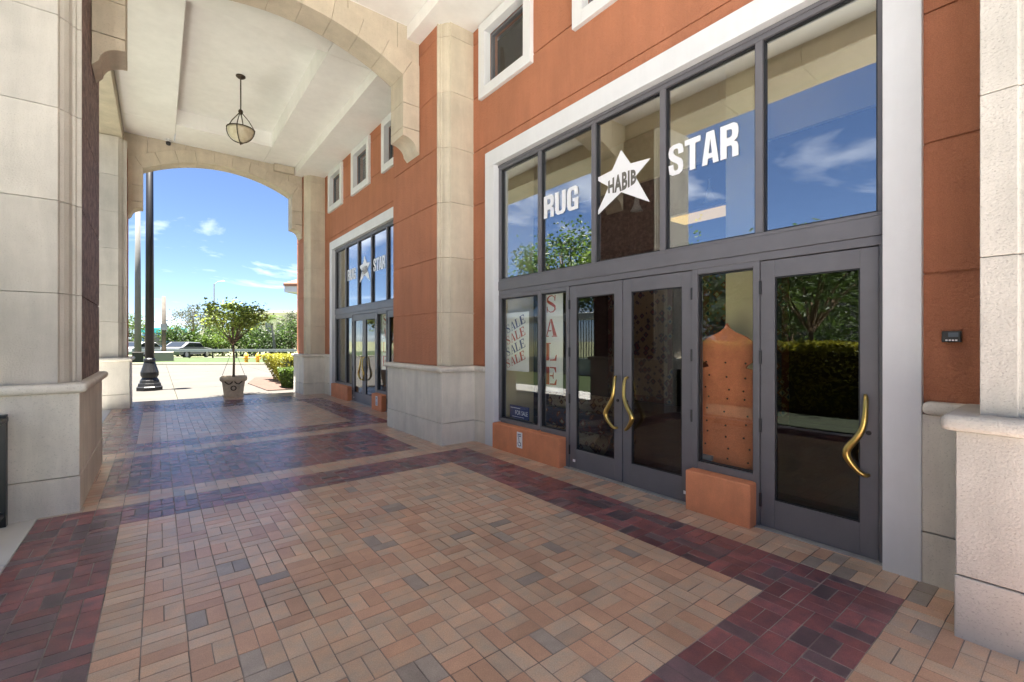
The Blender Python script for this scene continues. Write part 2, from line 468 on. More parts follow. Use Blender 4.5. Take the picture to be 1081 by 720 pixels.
# concrete forecourt in slabs with open joints
fc = MB()
n_ = 0
xs = [-14, -7, -3.2, 0.4, 4.2, 9, 16]
ys = [14.52, 17.9, 22.0, 27.0]
for i in range(len(xs) - 1):
    for j in range(len(ys)):
        a, b = xs[i] + .008, xs[i + 1] - .008
        if j < len(ys) - 1:
            if ys[j + 1] > dline(b, 28.6)[1]: 
                t0 = min(ys[j] + .008, dline(b, 28.6)[1] - .05)
                fc.prism([(a, ys[j] + .008), (b, t0), dline(b, 28.6), (a, max(dline(a, 28.6)[1], ys[j] + .1))], 'z', -0.055, -0.006)
            else: fc.box(a, b, ys[j] + .008, ys[j + 1] - .008, -0.055, -0.006)
        elif dline(b, 28.6)[1] > ys[j]:
            fc.prism([(a, ys[j] + .008), (b, ys[j] + .008), dline(b, 28.6), dline(a, 28.6)], 'z', -0.055, -0.006)
tag(fc.build('forecourt', M['concrete_pale'], fix=True), kind='structure')
gpoly('bounce_paving', [(-4.5, -40), (3.75, -40), (3.75, -.80), (-.81, -.80), (-.81, -4.6), (-4.5, -4.6)], -0.004, M['bounce_paving'], .05)  # unseen ground behind the camera, added to throw sunlight back inside
gpoly('bounce_lot', [(-23.5, -40), (-4.52, -40), (-4.52, 7.65), (-23.5, 7.65)], -0.02, M['bounce_paving'], .03)  # added pale lot beyond the hedge, bounces sun up to the ceiling
gpoly('side_lawn', [(-23.5, 7.7), (-2.3, 7.7), (-2.3, 14.4), (-4.52, 14.4), (-4.52, 30), (-23.5, 30)], 0.006, M['grass'], .04)
gpoly('kerb', [P(-60, 28.75), P(40, 28.75), P(40, 29.05), P(-60, 29.05)], 0.10, M['concrete'], 0.2)
gpoly('lawn', [P(-60, 29.05), P(40, 29.05), P(40, 40), P(-60, 40)], 0.05, M['grass'], 0.12)
gpoly('road', [P(-90, 40), P(60, 40), P(60, 43.2), P(-90, 43.2)], -0.03, M['asphalt'], 0.05)
gpoly('mulch_bed', [(2.6, 15.3), (8.5, 15.3), (8.5, 21.0), (3.1, 21.0), (2.5, 18.4)], 0.02, M['mulch'], 0.06)
gpoly('added_dark_bed', [(-4.0, 1.3), (-1.01, 1.3), (-1.01, 6.3), (-4.0, 6.3)], 0.02, M['dark_bed'], 0.08)  # added bed, its dark colour keeps the door glass reflection dim

# ================================================================== BUILDING
bld = empty('shop_building', (6.0, 6.0, 0), 'terracotta stucco shop building with white framed square upper windows', 'building')
WX = 3.80
BAYS = [0.0, PITCH]
open_front = [(0.74 + b, 5.38 + b, -1, 4.10) for b in BAYS]
WINC = [c + b for b in BAYS for c in (5.03, 3.10, 1.17)]
open_win = [(c - 0.46, c + 0.46, 5.20, 6.03) for c in WINC]
opens = open_front + open_win
YA, YB = -2.2, 14.75
zc = sorted(set([0.0, 7.2, 4.10, 5.20, 6.03] + [j - .008 for j in JOINTS] + [j + .008 for j in JOINTS]))
st = MB()
for a, b in zip(zc, zc[1:]):
    mid = (a + b) / 2
    groove = any(abs(mid - j) < .008 for j in JOINTS)
    cuts = sorted([(o[0], o[1]) for o in opens if o[2] < mid < o[3]])
    y = YA; runs = []
    for o in cuts:
        if o[0] > y: runs.append((y, o[0]))
        y = o[1]
    runs.append((y, YB))
    for r in runs:
        st.box(WX + (0.016 if groove else 0), 4.0, r[0], r[1], a, b)
st.build('wall', M['terracotta'], bld)
# end, back and party walls, roof
bw = MB()
bw.box(4.0, 10.2, YB - .2, YB, 0, 7.2)
bw.box(4.0, 10.2, YA, YA + .2, 0, 7.2)
bw.box(10.0, 10.2, YA + .2, YB - .2, 0, 7.2)
bw.build('side_wall', M['terracotta'], bld)
rf = MB(); rf.box(-1.62, 3.798, 0.02, 14.52, 6.82, 7.0); rf.box(4.0, 10.3, YA - .1, YB + .06, 7.2, 7.45)  # arcade roof kept low and cut short to let sun and bounce in
rf.build('roof', M['cream'], bld)
# wainscot next to the piers
for (a, b) in ((0.36, 0.667), (5.459, 5.80), (7.6, 0.667 + PITCH), (5.459 + PITCH, 13.7)):
    ws = MB()
    ws.box(3.755, 3.83, a, b, -0.02, 0.31); ws.box(3.757, 3.83, a, b, 0.318, 1.045)
    ws.build('wainscot', M['stone_plinth_lit'], bld, bevel=0.005)
    wc = MB(); wc.box(3.715, 3.83, a + .003, b - .003, 1.047, 1.125)
    wc.build('wainscot_cap', M['stone_plinth_lit'], bld, bevel=0.03, bseg=3)
# upper windows
for i, c in enumerate(WINC):
    t = MB()
    y0, y1, z0, z1 = c - .595, c + .595, 5.07, 6.17
    x0, x1 = 3.745, 3.86
    t.box(x0, x1, y0, y0 + .15, z0, z1); t.box(x0, x1, y1 - .15, y1, z0, z1)
    t.box(x0, x1, y0 + .15, y1 - .15, z0, z0 + .15); t.box(x0, x1, y0 + .15, y1 - .15, z1 - .15, z1)
    win = t.build('window', M['white'], bld, bevel=0.004)
    fr = MB()
    a, b, d, e = y0 + .15, y1 - .15, z0 + .15, z1 - .15
    for q in ((a, a + .035, d, e), (b - .035, b, d, e), (a + .035, b - .035, d, d + .035), (a + .035, b - .035, e - .035, e)):
        fr.box(3.868, 3.92, *q)
    f = fr.build('window_frame', M['alu'], win)
    p_ = MB(); p_.box(3.89, 3.896, a + .03, b - .03, d + .03, e - .03)
    p_.build('pane', M['glass_low'], win)
    for ch in (f,): ch.matrix_parent_inverse = Matrix.Identity(4)
    for ch in win.children: ch.matrix_parent_inverse = Matrix.Identity(4)

# shop interior
rm = MB()
rm.box(4.0, 5.3, -2.0, 14.55, 4.36, 4.42)                     # front ceiling
rm.box(5.3, 5.36, -2.0, 14.55, 3.72, 4.36)                    # drop face
room = empty('shop_room', (6.0, 6.0, 0), 'dim shop interior seen through the glass, beige above and brown below', 'room')
rm.build('bulkhead', M['beige_in'], room)
r2 = MB()
r2.box(5.36, 9.95, -2.0, 14.55, 3.72, 3.78)
r2.box(9.4, 9.5, -2.0, 14.55, 0.004, 3.72)
r2.build('dark_lining', M['dark_in'], room)
r3 = MB()
r3.box(4.02, 9.4, 6.85, 6.95, 0.004, 3.72)
r3.build('partition', M['dark_in'], room)
r4 = MB()
for b in BAYS:
    r4.box(4.02, 4.55, 5.30 + b, 5.42 + b, 0.004, 4.36)
    r4.box(4.52, 4.84, 2.02 + b, 2.30 + b, 0.004, 4.36)
    r4.box(4.02, 4.5, .62 + b, .74 + b, 0.004, 4.36)
r4.build('column', M['beige_in'], room, bevel=0.01)
# dark office floor above, behind the square windows
r5 = MB(); r5.box(5.0, 5.1, -2.0, 14.55, 4.45, 7.1)
r5.build('office_wall', M['dark_in'], room)
fl = MB(); fl.quad((3.80, -2.0, 0.004), (9.95, -2.0, 0.004), (9.95, 14.55, 0.004), (3.80, 14.55, 0.004))
tag(fl.build('interior_floor', M['floor_in']), kind='structure')
for i, (x, y, lb) in enumerate(((7.5, 4.15, 'warm lit rectangular ceiling light glowing behind the near star window'),
                                (7.5, 4.15 + PITCH, 'added warm rectangular ceiling light inside the far shop, repeating the near one'))):  # added lamp, put in to light the far interior
    t = empty('ceiling_light', (x, y, 3.70), lb, 'ceiling light')
    b = MB(); b.box(x - .32, x + .32, y - .62, y + .62, 3.69, 3.716); b.build('fixture_frame', M['white'], t)
    b = MB(); b.box(x - .29, x + .29, y - .59, y + .59, 3.675, 3.688); b.build('diffuser', M['lamp'], t)
for i, (px, d, lb) in enumerate(((672, 6.6, 'small bell shaped spot lamp hanging under the star decal'),
                                 (749, 6.2, 'small bell shaped spot lamp hanging beneath the STAR lettering'),
                                 (576, 8.2, 'small bell shaped spot lamp hanging beneath the RUG lettering'))):
    p = at(px, d)
    t = empty('spot_lamp', (p.x, p.y, 3.72), lb, 'spot lamp')
    zc_ = 3.55
    b = MB(); b.tube([(p.x, p.y, 3.72), (p.x, p.y, zc_)], .012, 8); b.build('stem', M['white'], t)
    b = MB(); b.lathe([(.02, zc_ + .03), (.035, zc_), (.04, zc_ - .06), (.07, zc_ - .13), (.09, zc_ - .16)], p.x, p.y, 16)
    b.build('bell_shade', M['white'], t, smooth=True)

# ================================================================== PIERS
def stacked(poly, z0, z1, mb, gap=.004):
    zs = [z0] + [j for j in JOINTS if z0 + .1 < j < z1 - .05] + [z1]
    for a, b in zip(zs, zs[1:]):
        mb.prism(poly, 'z', a + gap / 2, b - gap / 2)

def pier(name, label, xa, xp, xb, y0, y1, sgn, panel, group, full=False, ztop=CEIL + .06):
    """xa: panel face, xp: plinth face, xb: back; sgn=-1 faces -X (right side), +1 faces +X"""
    t = empty(name, ((xa + xb) / 2, (y0 + y1) / 2, 0), label, 'pillar', group)
    lo, hi = min(xp, xb), max(xp, xb)
    yp0, yp1 = y0 - .10, y1 + .08
    pl = MB()
    ym = (yp0 + yp1) / 2 + 0.25 if y1 - y0 > 1.3 else None
    for (za, zb, o) in ((-0.02, 0.312, .004), (0.318, 1.045, 0)):
        xs_ = (lo - (o if sgn < 0 else 0), hi + (o if sgn > 0 else 0))
        if ym:
            pl.box(xs_[0], xs_[1], yp0 - o, ym - .002, za, zb); pl.box(xs_[0], xs_[1], ym + .002, yp1 + o, za, zb)
        else: pl.box(xs_[0], xs_[1], yp0 - o, yp1 + o, za, zb)
    pl.build('plinth', M['stone'] if full else M['stone_plinth_lit'], t, bevel=0.006)  # right pier is well lit and keeps the stone without lightening
    cp = MB()
    cp.box(lo - (.055 if sgn < 0 else 0.0), hi + (.055 if sgn > 0 else 0.0), yp0 - .055, yp1 + .055, 1.047, 1.128)
    cp.build('plinth_cap', M['stone'] if full else M['stone_plinth_lit'], t, bevel=0.034, bseg=4)
    # limestone shaft with a moulded corner
    q = -sgn   # q*dx goes into the pier
    def X(o): return xa + q * o
    corner = [(X(.135), y0), (X(.128), y0 + .012), (X(.128), y0 + .025), (X(.10), y0 + .045), (X(.072), y0 + .078), (X(.055), y0 + .118),
              (X(.032), y0 + .124), (X(.032), y0 + .145), (X(-.004), y0 + .15), (X(-.004), y0 + .175)]
    sh = MB()
    if full:
        ye = y1
        poly = [(X(-.004), y0), (X(-.004), y1 - .19), (X(.012), y1 - .185), (X(.012), y1 - .135), (X(-.004), y1 - .13), (X(-.004), y1), (xb, y1), (xb, y0)]
    else:
        poly = corner + [(xb, y0 + .175), (xb, y0)]
    stacked(poly, 1.125, ztop, sh)
    sh.build('shaft', M['stone_far'] if (sgn < 0 and not full) else M['stone'], t, bevel=0.004, fix=True)
    if not full:
        pn = MB()
        zs = [1.125] + JOINTS + [ztop]
        for a, b in zip(zs, zs[1:]):
            if b - a < .1: continue
            pn.box(min(X(.006), xb), max(X(.006), xb), y0 + .177, y1, a + .007, b - .007)
        pn.box(min(X(.02), xb), max(X(.02), xb), y0 + .18, y1 - .003, 1.125, ztop - .002)
        pn.build('panel', panel, t, bevel=0.004)
    return t
GP = 'limestone piers of the arcade'
pier('stone_pillar', 'limestone pier with terracotta panel between the two storefronts', 3.27, 3.20, 3.84, 5.84, 7.62, -1, M['terracotta'], GP)
pier('stone_pillar', 'limestone pier with terracotta panel beyond the far storefront', 3.27, 3.20, 3.84, 13.66, 14.66, -1, M['terracotta'], GP)
pier('stone_pillar', 'all limestone pier at the right edge beside the keypad', 3.27, 3.20, 3.84, -1.5, 0.36, -1, M['terracotta'], GP, full=True)
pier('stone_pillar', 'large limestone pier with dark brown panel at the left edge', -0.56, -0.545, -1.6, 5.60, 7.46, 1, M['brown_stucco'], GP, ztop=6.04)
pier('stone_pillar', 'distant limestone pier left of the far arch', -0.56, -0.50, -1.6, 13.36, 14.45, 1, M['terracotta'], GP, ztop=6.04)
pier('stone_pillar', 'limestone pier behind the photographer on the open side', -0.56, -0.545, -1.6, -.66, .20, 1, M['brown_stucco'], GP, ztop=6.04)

# beam over the open side
bm_ = MB()
yy = [-.68, 0.2, 1.6, 3.0, 4.4, 5.6, 7.2, 8.7, 10.2, 11.7, 13.36, 14.6]
for a, b in zip(yy, yy[1:]):
    bm_.box(-1.5, -0.63, a + .003, b - .003, 6.05, 6.33)
    bm_.box(-1.48, -0.64, a + .003, b - .003, 6.335, 6.815)
tag(bm_.build('arcade_beam', M['stone_warm'], bevel=0.006), 'flat limestone beam over the open left side of the arcade', 'beam')

# ================================================================== ARCHES
def arch(label, ya, yb):
    xl, xr = -0.56, 3.268
    il, ir = -0.285, 2.985
    sp, rise = 5.62, 0.44
    cx = (il + ir) / 2; half = (ir - il) / 2
    rad = (half * half + rise * rise) / (2 * rise); cz = sp + rise - rad
    am = math.asin(half / rad)
    t = empty('stone_arch', (cx, (ya + yb) / 2, 0), label, 'arch', 'arches spanning the arcade')
    n = 9; rt = 0.30
    ring = MB()
    for i in range(n):
        a0 = -am + 2 * am * i / n; a1 = -am + 2 * am * (i + 1) / n
        e = 0.0018 / rad
        pts = []
        sub = 5
        for k in range(sub + 1):
            a = a0 + e + (a1 - a0 - 2 * e) * k / sub
            pts.append((cx + rad * math.sin(a), cz + rad * math.cos(a)))
        for k in range(sub + 1):
            a = a1 - e - (a1 - a0 - 2 * e) * k / sub
            rr = rad + rt
            pts.append((cx + rr * math.sin(a), cz + rr * math.cos(a)))
        ring.prism(pts, 'y', ya, yb)
    ring.build('voussoir_ring', M['stone_warm'], t, bevel=0.003, fix=True)
    # spandrel above the ring
    top = CEIL + .03
    spn = MB()
    cuts = [xl - .075, -.2, .55, 1.35, 2.15, 2.9, xr]
    for a, b in zip(cuts, cuts[1:]):
        pts = [(a + .003, top), (a + .003, max(sp + .02, 0))]
        pts = []
        m_ = 10
        for k in range(m_ + 1):
            x = a + .003 + (b - a - .006) * k / m_
            dxx = x - cx
            zl = cz + math.sqrt(max(0, (rad + rt + .004) ** 2 - dxx * dxx))
            if x < il or x > ir: zl = min(zl, sp + .26)
            pts.append((x, min(zl, top - .02)))
        pts += [(b - .003, top), (a + .003, top)]
        spn.prism(pts, 'y', ya + .012, yb - .012)
    spn.build('spandrel', M['stone_warm'], t, bevel=0.004, fix=True)
    # corbelled legs that end in a concave curl
    for side in (0, 1):
        lg = MB()
        xi, xw = (il, xl) if side == 0 else (ir, xr)
        wv = xw - xi
        zb = 4.70
        rr = rad + rt
        # top slopes with the end voussoir
        ang = -am if side == 0 else am
        ox = cx + rr * math.sin(ang); oz = cz + rr * math.cos(ang)
        lg.prism([(xi, 5.20), (xw, 5.20), (xw, oz - .02), (ox, oz - .006), (xi, sp - .004)], 'y', ya, yb)
        lg.prism([(xi, 4.82), (xw, 4.82), (xw, 5.194), (xi, 5.194)], 'y', ya, yb)
        cav = [(xw, 4.812), (xi, 4.812), (xi, zb)]
        for k in range(0, 9):
            a = PI / 2 * k / 8
            cav.append((xi + wv * .78 * math.sin(a), zb + .0 - (1 - math.cos(a)) * .17 - .01))
        cav += [(xw, zb - .25)]
        lg.prism(cav, 'y', ya, yb)
        lg.build('corbel', M['stone_warm'], t, bevel=0.006, fix=True)
    return t
arch('buff limestone arch overhead nearest the camera', 6.58, 7.04)
arch('buff limestone arch framing the distant street and sky', 13.98, 14.42)
fb = MB()
for a, b in ((-.628, .6), (.6, 1.9), (1.9, 3.796)): fb.box(a + .002, b - .002, .03, .146, 6.17, 6.815)
tag(fb.build('edge_beam', M['stone_warm'], bevel=0.006), 'added limestone edge beam closing the ceiling, cut open for light above the camera', 'beam')  # added to close the roof where it is cut open for light
bb = MB(); bb.box(2.52, 3.03, 13.86, 13.975, 6.19, CEIL - .012)
tag(bb.build('stone_block', M['stone_warm'], bevel=0.006), 'small limestone block under the ceiling atop the far arch', 'block')

# ================================================================== CEILING
ce = MB()
gpx = .004
def cpanel(x0, x1, y0, y1): ce.box(x0 + gpx, x1 - gpx, y0 + gpx, y1 - gpx, CEIL, CEIL + .05)
for (b0, b1, c0, c1) in ((0.15, 6.58, 0.46, 5.21), (7.04, 13.98, 8.05, 12.80), (6.58, 7.04, None, None), (13.98, 14.50, None, None)):
    if c0 is None:
        cpanel(-.63, 3.06, b0, b1); continue
    cpanel(-.63, .32, b0, c0); cpanel(.32, 2.27, b0, c0); cpanel(2.27, 3.06, b0, c0)
    cpanel(-.63, .32, c0, c1); cpanel(2.27, 3.06, c0, c1)
    cpanel(-.63, .32, c1, b1); cpanel(.32, 2.27, c1, b1); cpanel(2.27, 3.06, c1, b1)
    # coffer sides and lid
    ce.box(.29, .322, c0 - .03, c1 + .03, CEIL + .052, CEIL + .36)
    ce.box(2.268, 2.30, c0 - .03, c1 + .03, CEIL + .052, CEIL + .36)
    ce.box(.322, 2.268, c0 - .03, c0 + .002, CEIL + .052, CEIL + .36)
    ce.box(.322, 2.268, c1 - .002, c1 + .03, CEIL + .052, CEIL + .36)
    ce.box(.28, 2.31, c0 - .04, c1 + .04, CEIL + .361, CEIL + .39)
ce.box(3.06, 3.797, .15, 14.50, 6.20, 6.60)
tag(ce.build('ceiling', M['ceiling'], bevel=0.004), kind='structure')

# ================================================================== STOREFRONT
def text_geo(txt, size=1.0, offset=0.0, shear=0.0, space=1.0):
    cu = bpy.data.curves.new('txt', 'FONT'); cu.body = txt; cu.size = size
    cu.offset = offset; cu.shear = shear; cu.space_character = space
    cu.resolution_u = 5
    o = bpy.data.objects.new('txt', cu); C.objects.link(o)
    dg = bpy.context.evaluated_depsgraph_get(); dg.update()
    me = bpy.data.meshes.new_from_object(o.evaluated_get(dg))
    v = [tuple(p.co[:2]) for p in me.vertices]; f = [list(p.vertices) for p in me.polygons]
    bpy.data.objects.remove(o); bpy.data.curves.remove(cu); bpy.data.meshes.remove(me)
    return v, f
def fit(v, w_, h_):
    x0 = min(p[0] for p in v); x1 = max(p[0] for p in v); y0 = min(p[1] for p in v); y1 = max(p[1] for p in v)
    return [((p[0] - x0) / (x1 - x0) * w_, (p[1] - y0) / (y1 - y0) * h_) for p in v]
def letters(mb, v, f, x, yl, zb):
    """place flat letters on a plane facing -X; yl is the reader's left"""
    n = len(mb.v)
    mb.v += [(x, yl - p[0], zb + p[1]) for p in v]
    for q in f: mb.face([n + i for i in q])

def block_letter(ch):
    def strip(o, i): return [[o[k], o[k + 1], i[k + 1], i[k]] for k in range(len(o) - 1)]
    if ch == 'R':
        return [[(0, 0), (.36, 0), (.36, 1), (0, 1)]] + strip([(.36, 1), (.75, 1), (.93, .94), (1, .81), (1, .66), (.94, .53), (.75, .45), (.36, .45)],
            [(.36, .84), (.55, .84), (.63, .82), (.66, .77), (.66, .69), (.63, .63), (.55, .60), (.36, .60)]) + [[(.36, .45), (.75, .45), (.6, .36), (.36, .36)], [(.75, .45), (.92, .41), (1, .30), (.66, .30), (.6, .36)], [(.66, .30), (1, .30), (1, 0), (.66, 0)]]
    if ch == 'U':
        return strip([(0, 1), (0, .25), (.06, .08), (.25, 0), (.5, 0), (.75, 0), (.94, .08), (1, .25), (1, 1)], [(.36, 1), (.36, .24), (.39, .17), (.46, .15), (.5, .15), (.54, .15), (.61, .17), (.64, .24), (.64, 1)])
    if ch == 'G':
        return strip([(1, .62), (1, .78), (.93, .93), (.75, 1), (.25, 1), (.07, .93), (0, .76), (0, .24), (.07, .07), (.25, 0), (.64, 0)],
            [(.66, .62), (.66, .78), (.62, .83), (.55, .85), (.45, .85), (.38, .83), (.35, .76), (.35, .24), (.38, .17), (.45, .15), (.64, .15)]) + [[(.64, 0), (1, 0), (1, .5), (.64, .5)], [(.5, .36), (.64, .36), (.64, .5), (.5, .5)]]
    if ch == 'S':
        return strip([(1, .66), (1, .78), (.93, .93), (.72, 1), (.3, 1), (.08, .94), (0, .78), (.02, .63), (.16, .51), (.55, .36), (.64, .30), (.66, .22), (.62, .16), (.5, .14), (.40, .16), (.35, .22), (.34, .36)],
            [(.66, .66), (.66, .78), (.61, .84), (.5, .86), (.42, .85), (.36, .82), (.34, .76), (.37, .70), (.5, .62), (.86, .48), (.97, .38), (1, .22), (.93, .07), (.72, 0), (.28, 0), (.07, .07), (0, .36)])
    if ch == 'T':
        return [[(0, .82), (1, .82), (1, 1), (0, 1)], [(.32, 0), (.68, 0), (.68, .82), (.32, .82)]]
    return [[(0, 0), (.33, 0), (.50, .78), (.50, 1), (.27, 1)], [(1, 0), (.73, 1), (.50, 1), (.50, .78), (.67, 0)], [(.369, .18), (.631, .18), (.598, .33), (.402, .33)]]
def block_word(mb, txt, x, yl, zb, w_, h_, gap):
    for i, ch in enumerate(txt):
        for poly in block_letter(ch):
            n = len(mb.v)
            mb.v += [(x, yl - (i * (w_ + gap) + p[0] * w_), zb + p[1] * h_) for p in poly]
            mb.face([n + k for k in range(len(poly))])

SF_X0, SF_X1, GX = 3.835, 3.935, 3.88
def storefront():
    t = empty('storefront', (3.85, 3.06, 0), 'near storefront with white star decal, brass handled double doors and single door', 'storefront', 'dark framed storefronts with star decals')
    tr = MB()
    tr.box(3.75, 3.875, .667, .862, -.02, 4.0); tr.box(3.75, 3.875, 5.24, 5.459, -.02, 4.0)
    tr.box(3.75, 3.875, .667, 5.459, 4.0, 4.22)
    tr.build('surround', M['white'], t, bevel=0.005)
    fr = MB()
    def vbar(y, w_, z0, z1, x0=SF_X0, x1=SF_X1): fr.box(x0, x1, y - w_ / 2, y + w_ / 2, z0, z1)
    fr.box(SF_X0, SF_X1, .862, 5.24, 3.925, 3.998)
    fr.box(SF_X0 - .012, SF_X1 - .03, .862, 5.24, 3.965, 3.996)
    fr.box(SF_X0 - .006, SF_X1, .862, 5.24, 2.215, 2.345)
    fr.box(SF_X0 + .004, SF_X1, .862, 5.24, 2.150, 2.213)
    fr.box(SF_X0 + .002, SF_X1, .862, 5.24, 2.347, 2.375)
    ups = [4.364, 3.451, 2.569, 1.677]
    for y in ups: vbar(y, .058, 2.376, 3.924)
    vbar(.885, .045, 2.376, 3.924); vbar(5.215, .05, 2.376, 3.924)
    for y, w_ in ((4.364, .055), (3.858, .05), (2.235, .05), (1.697, .05)): vbar(y, w_, .0 if w_ == .05 else .372, 2.149)
    vbar(5.215, .05, .372, 2.149); vbar(.880, .036, 0, 2.149)
    # sills and heads of the low windows
    for a, b in ((3.884, 4.336), (4.392, 5.19), (1.722, 2.21)):
        fr.box(SF_X0 + .004, SF_X1 - .003, a, b, .352, .412); fr.box(SF_X0 + .004, SF_X1 - .003, a, b, 2.10, 2.149)
    fr.build('frame', M['alu'], t, bevel=0.003)
    gk = MB()
    def pane_gasket(a, b, z0, z1):
        for q in ((a, a + .012, z0, z1), (b - .012, b, z0, z1), (a + .012, b - .012, z0, z0 + .012), (a + .012, b - .012, z1 - .012, z1)):
            gk.box(GX - .022, GX + .022, *q)
    edges = [.9075, 1.677, 2.569, 3.451, 4.364, 5.19]
    spans = []
    for i in range(5):
        a = edges[i] + (.029 if i else 0); b = edges[i + 1] - (.029 if i < 4 else 0)
        spans.append((a, b, 2.376, 3.924))
    low = [(3.884, 4.336, .413, 2.099), (4.392, 5.19, .413, 2.099), (1.722, 2.21, .413, 2.099)]
    for sp_ in spans + low: pane_gasket(*sp_)
    gk.build('gasket', M['alu_dark'], t)
    for sp_ in spans + low:
        p_ = MB(); p_.box(GX - .004, GX + .004, sp_[0] + .006, sp_[1] - .006, sp_[2] + .006, sp_[3] - .006)
        p_.build('window_pane', M['glass'] if sp_ in spans else M['glass_low'], t)
    for a, b in ((3.884, 5.24), (1.697, 2.26)):
        c_ = MB(); c_.box(3.725, 3.93, a, b, -.02, .351)
        c_.build('base_wall', M['curb'], t, bevel=0.012)
    # vinyl lettering on the glass
    lx = GX - .0075
    L1 = MB(); block_word(L1, 'RUG', lx, 4.315, 3.05, .185, .28, .0225); L1.build('lettering', M['vinyl'], t)
    L2 = MB(); block_word(L2, 'STAR', lx, 2.525, 3.075, .157, .29, .013); L2.build('lettering', M['vinyl'], t)
    # five pointed star with the name cut out of it
    ss = MB()
    cy_, cz_ = 3.092, 3.15
    pts = [(cy_ - p, cz_ + q) for p, q in ((0, .376), (-.122, .195), (-.366, .169), (-.168, .03), (-.366, -.267), (0, -.072), (.355, -.262), (.182, .042), (.366, .173), (.122, .195))]
    n = len(ss.v)
    ss.v += [(lx, p[0], p[1]) for p in pts] + [(lx, cy_, cz_)]
    for k in range(10): ss.face([n + 10, n + k, n + (k + 1) % 10])
    star = ss.build('star_decal', M['vinyl'], t)
    v, f = text_geo('HABIB', 1, .045, space=1.1); v = fit(v, .37, .15)
    v2 = []
    for p in v:
        u_ = p[0] / .37 * 2 - 1
        v2.append((p[0], (p[1] - .075) * (1.28 - .42 * u_ * u_) + .01 * u_))
    L3 = MB(); letters(L3, v2, f, lx - .0015, cy_ + .175, cz_ + .035); L3.build('name_lettering', M['grey_ink'], star).matrix_parent_inverse = Matrix.Identity(4)
    # doors
    def door(y0, y1, hinge_low, nm='door'):
        """y0<y1; hinge_low True: hinges at the y0 edge"""
        x0, x1 = 3.846, 3.892
        z0, z1 = .012, 2.142
        sl_, tr_, br = .105, .135, .225
        m_ = MB()
        m_.box(x0, x1, y0, y0 + sl_, z0, z1); m_.box(x0, x1, y1 - sl_, y1, z0, z1)
        m_.box(x0, x1, y0 + sl_, y1 - sl_, z1 - tr_, z1); m_.box(x0, x1, y0 + sl_, y1 - sl_, z0, z0 + br)
        d_ = m_.build('door', M['alu'], t, bevel=0.003)
        I = Matrix.Identity(4)
        p_ = MB(); p_.box(3.865, 3.873, y0 + sl_ - .004, y1 - sl_ + .004, z0 + br - .004, z1 - tr_ + .004)
        p_.build('glass_pane', M['glass_dark'], d_).matrix_parent_inverse = I
        k_ = MB(); a, b, c, e = y0 + sl_, y1 - sl_, z0 + br, z1 - tr_
        for q in ((a, a + .010, c, e), (b - .010, b, c, e), (a + .01, b - .01, c, c + .010), (a + .01, b - .01, e - .010, e)):
            k_.box(3.853, 3.864, *q)
        k_.build('glazing_bead', M['alu_dark'], d_).matrix_parent_inverse = I
        yh = y0 if hinge_low else y1
        for zh in (1.93, 1.37, .82, .22):
            h_ = MB(); h_.tube([(x0 - .006, yh, zh - .055), (x0 - .006, yh, zh + .055)], .011, 8)
            h_.build('hinge', M['black'], d_).matrix_parent_inverse = I
        # S-curved brass pull, bowing away from the lock edge
        ye = y1 - .06 if hinge_low else y0 + .06
        sg = -1 if hinge_low else 1
        prof = [(0.012, 1.125, .010, .012), (.0, 1.10, .045, .015), (0.0, 1.00, .062, .0165), (.012, .91, .068, .0185), (.048, .83, .07, .022), (.092, .765, .07, .025), (.105, .715, .068, .025),
                (.085, .665, .064, .022), (.045, .612, .056, .018), (.008, .585, .045, .015), (-.006, .582, .010, .012)]
        # smooth
        P_ = [Vector((x0 - q[2], ye + sg * q[0], q[1])) for q in prof]; rr = [q[3] for q in prof]
        pts_, rs = [], []
        for i in range(len(P_) - 1):
            p0, p1, p2, p3 = P_[max(i - 1, 0)], P_[i], P_[i + 1], P_[min(i + 2, len(P_) - 1)]
            for s_ in range(5):
                u_ = s_ / 5
                pts_.append(0.5 * ((2 * p1) + (p2 - p0) * u_ + (2 * p0 - 5 * p1 + 4 * p2 - p3) * u_ ** 2 + (3 * p1 - p0 - 3 * p2 + p3) * u_ ** 3))
                rs.append(rr[i] * (1 - u_) + rr[i + 1] * u_)
        pts_.append(P_[-1]); rs.append(rr[-1])
        hb = MB(); hb.tube(pts_, rs, 12)
        hb.build('handle', M['brass'], d_, smooth=True).matrix_parent_inverse = I
        # keyhole cylinder
        lk = MB(); lk.tube([(x0 - .008, ye - sg * .005, .87), (x0 + .004, ye - sg * .005, .87)], .016, 14)
        lk.build('lock', M['alu_dark'], d_).matrix_parent_inverse = I
        return d_
    da = door(3.058, 3.828, False)
    db = door(2.264, 3.048, True)
    dc = door(.902, 1.667, False)
    # the single door is hinged on its far side and opens at the white jamb
    for d_, yy_ in ((da, 3.755), (db, 2.33)):
        st_ = MB(); st_.box(3.843, 3.8455, yy_ - .02, yy_ + .02, .085, .115)
        st_.build('sticker', M['vinyl'], d_).matrix_parent_inverse = Matrix.Identity(4)
    th = MB(); th.box(3.80, 3.94, .862, 1.69, -.01, .010); th.box(3.80, 3.94, 2.262, 3.882, -.01, .010)
    th.build('threshold', M['galv'], t)
    return t
sf = storefront()
copy_tree(sf, (0, PITCH, 0), label='distant storefront with star decal beyond the middle limestone pier')

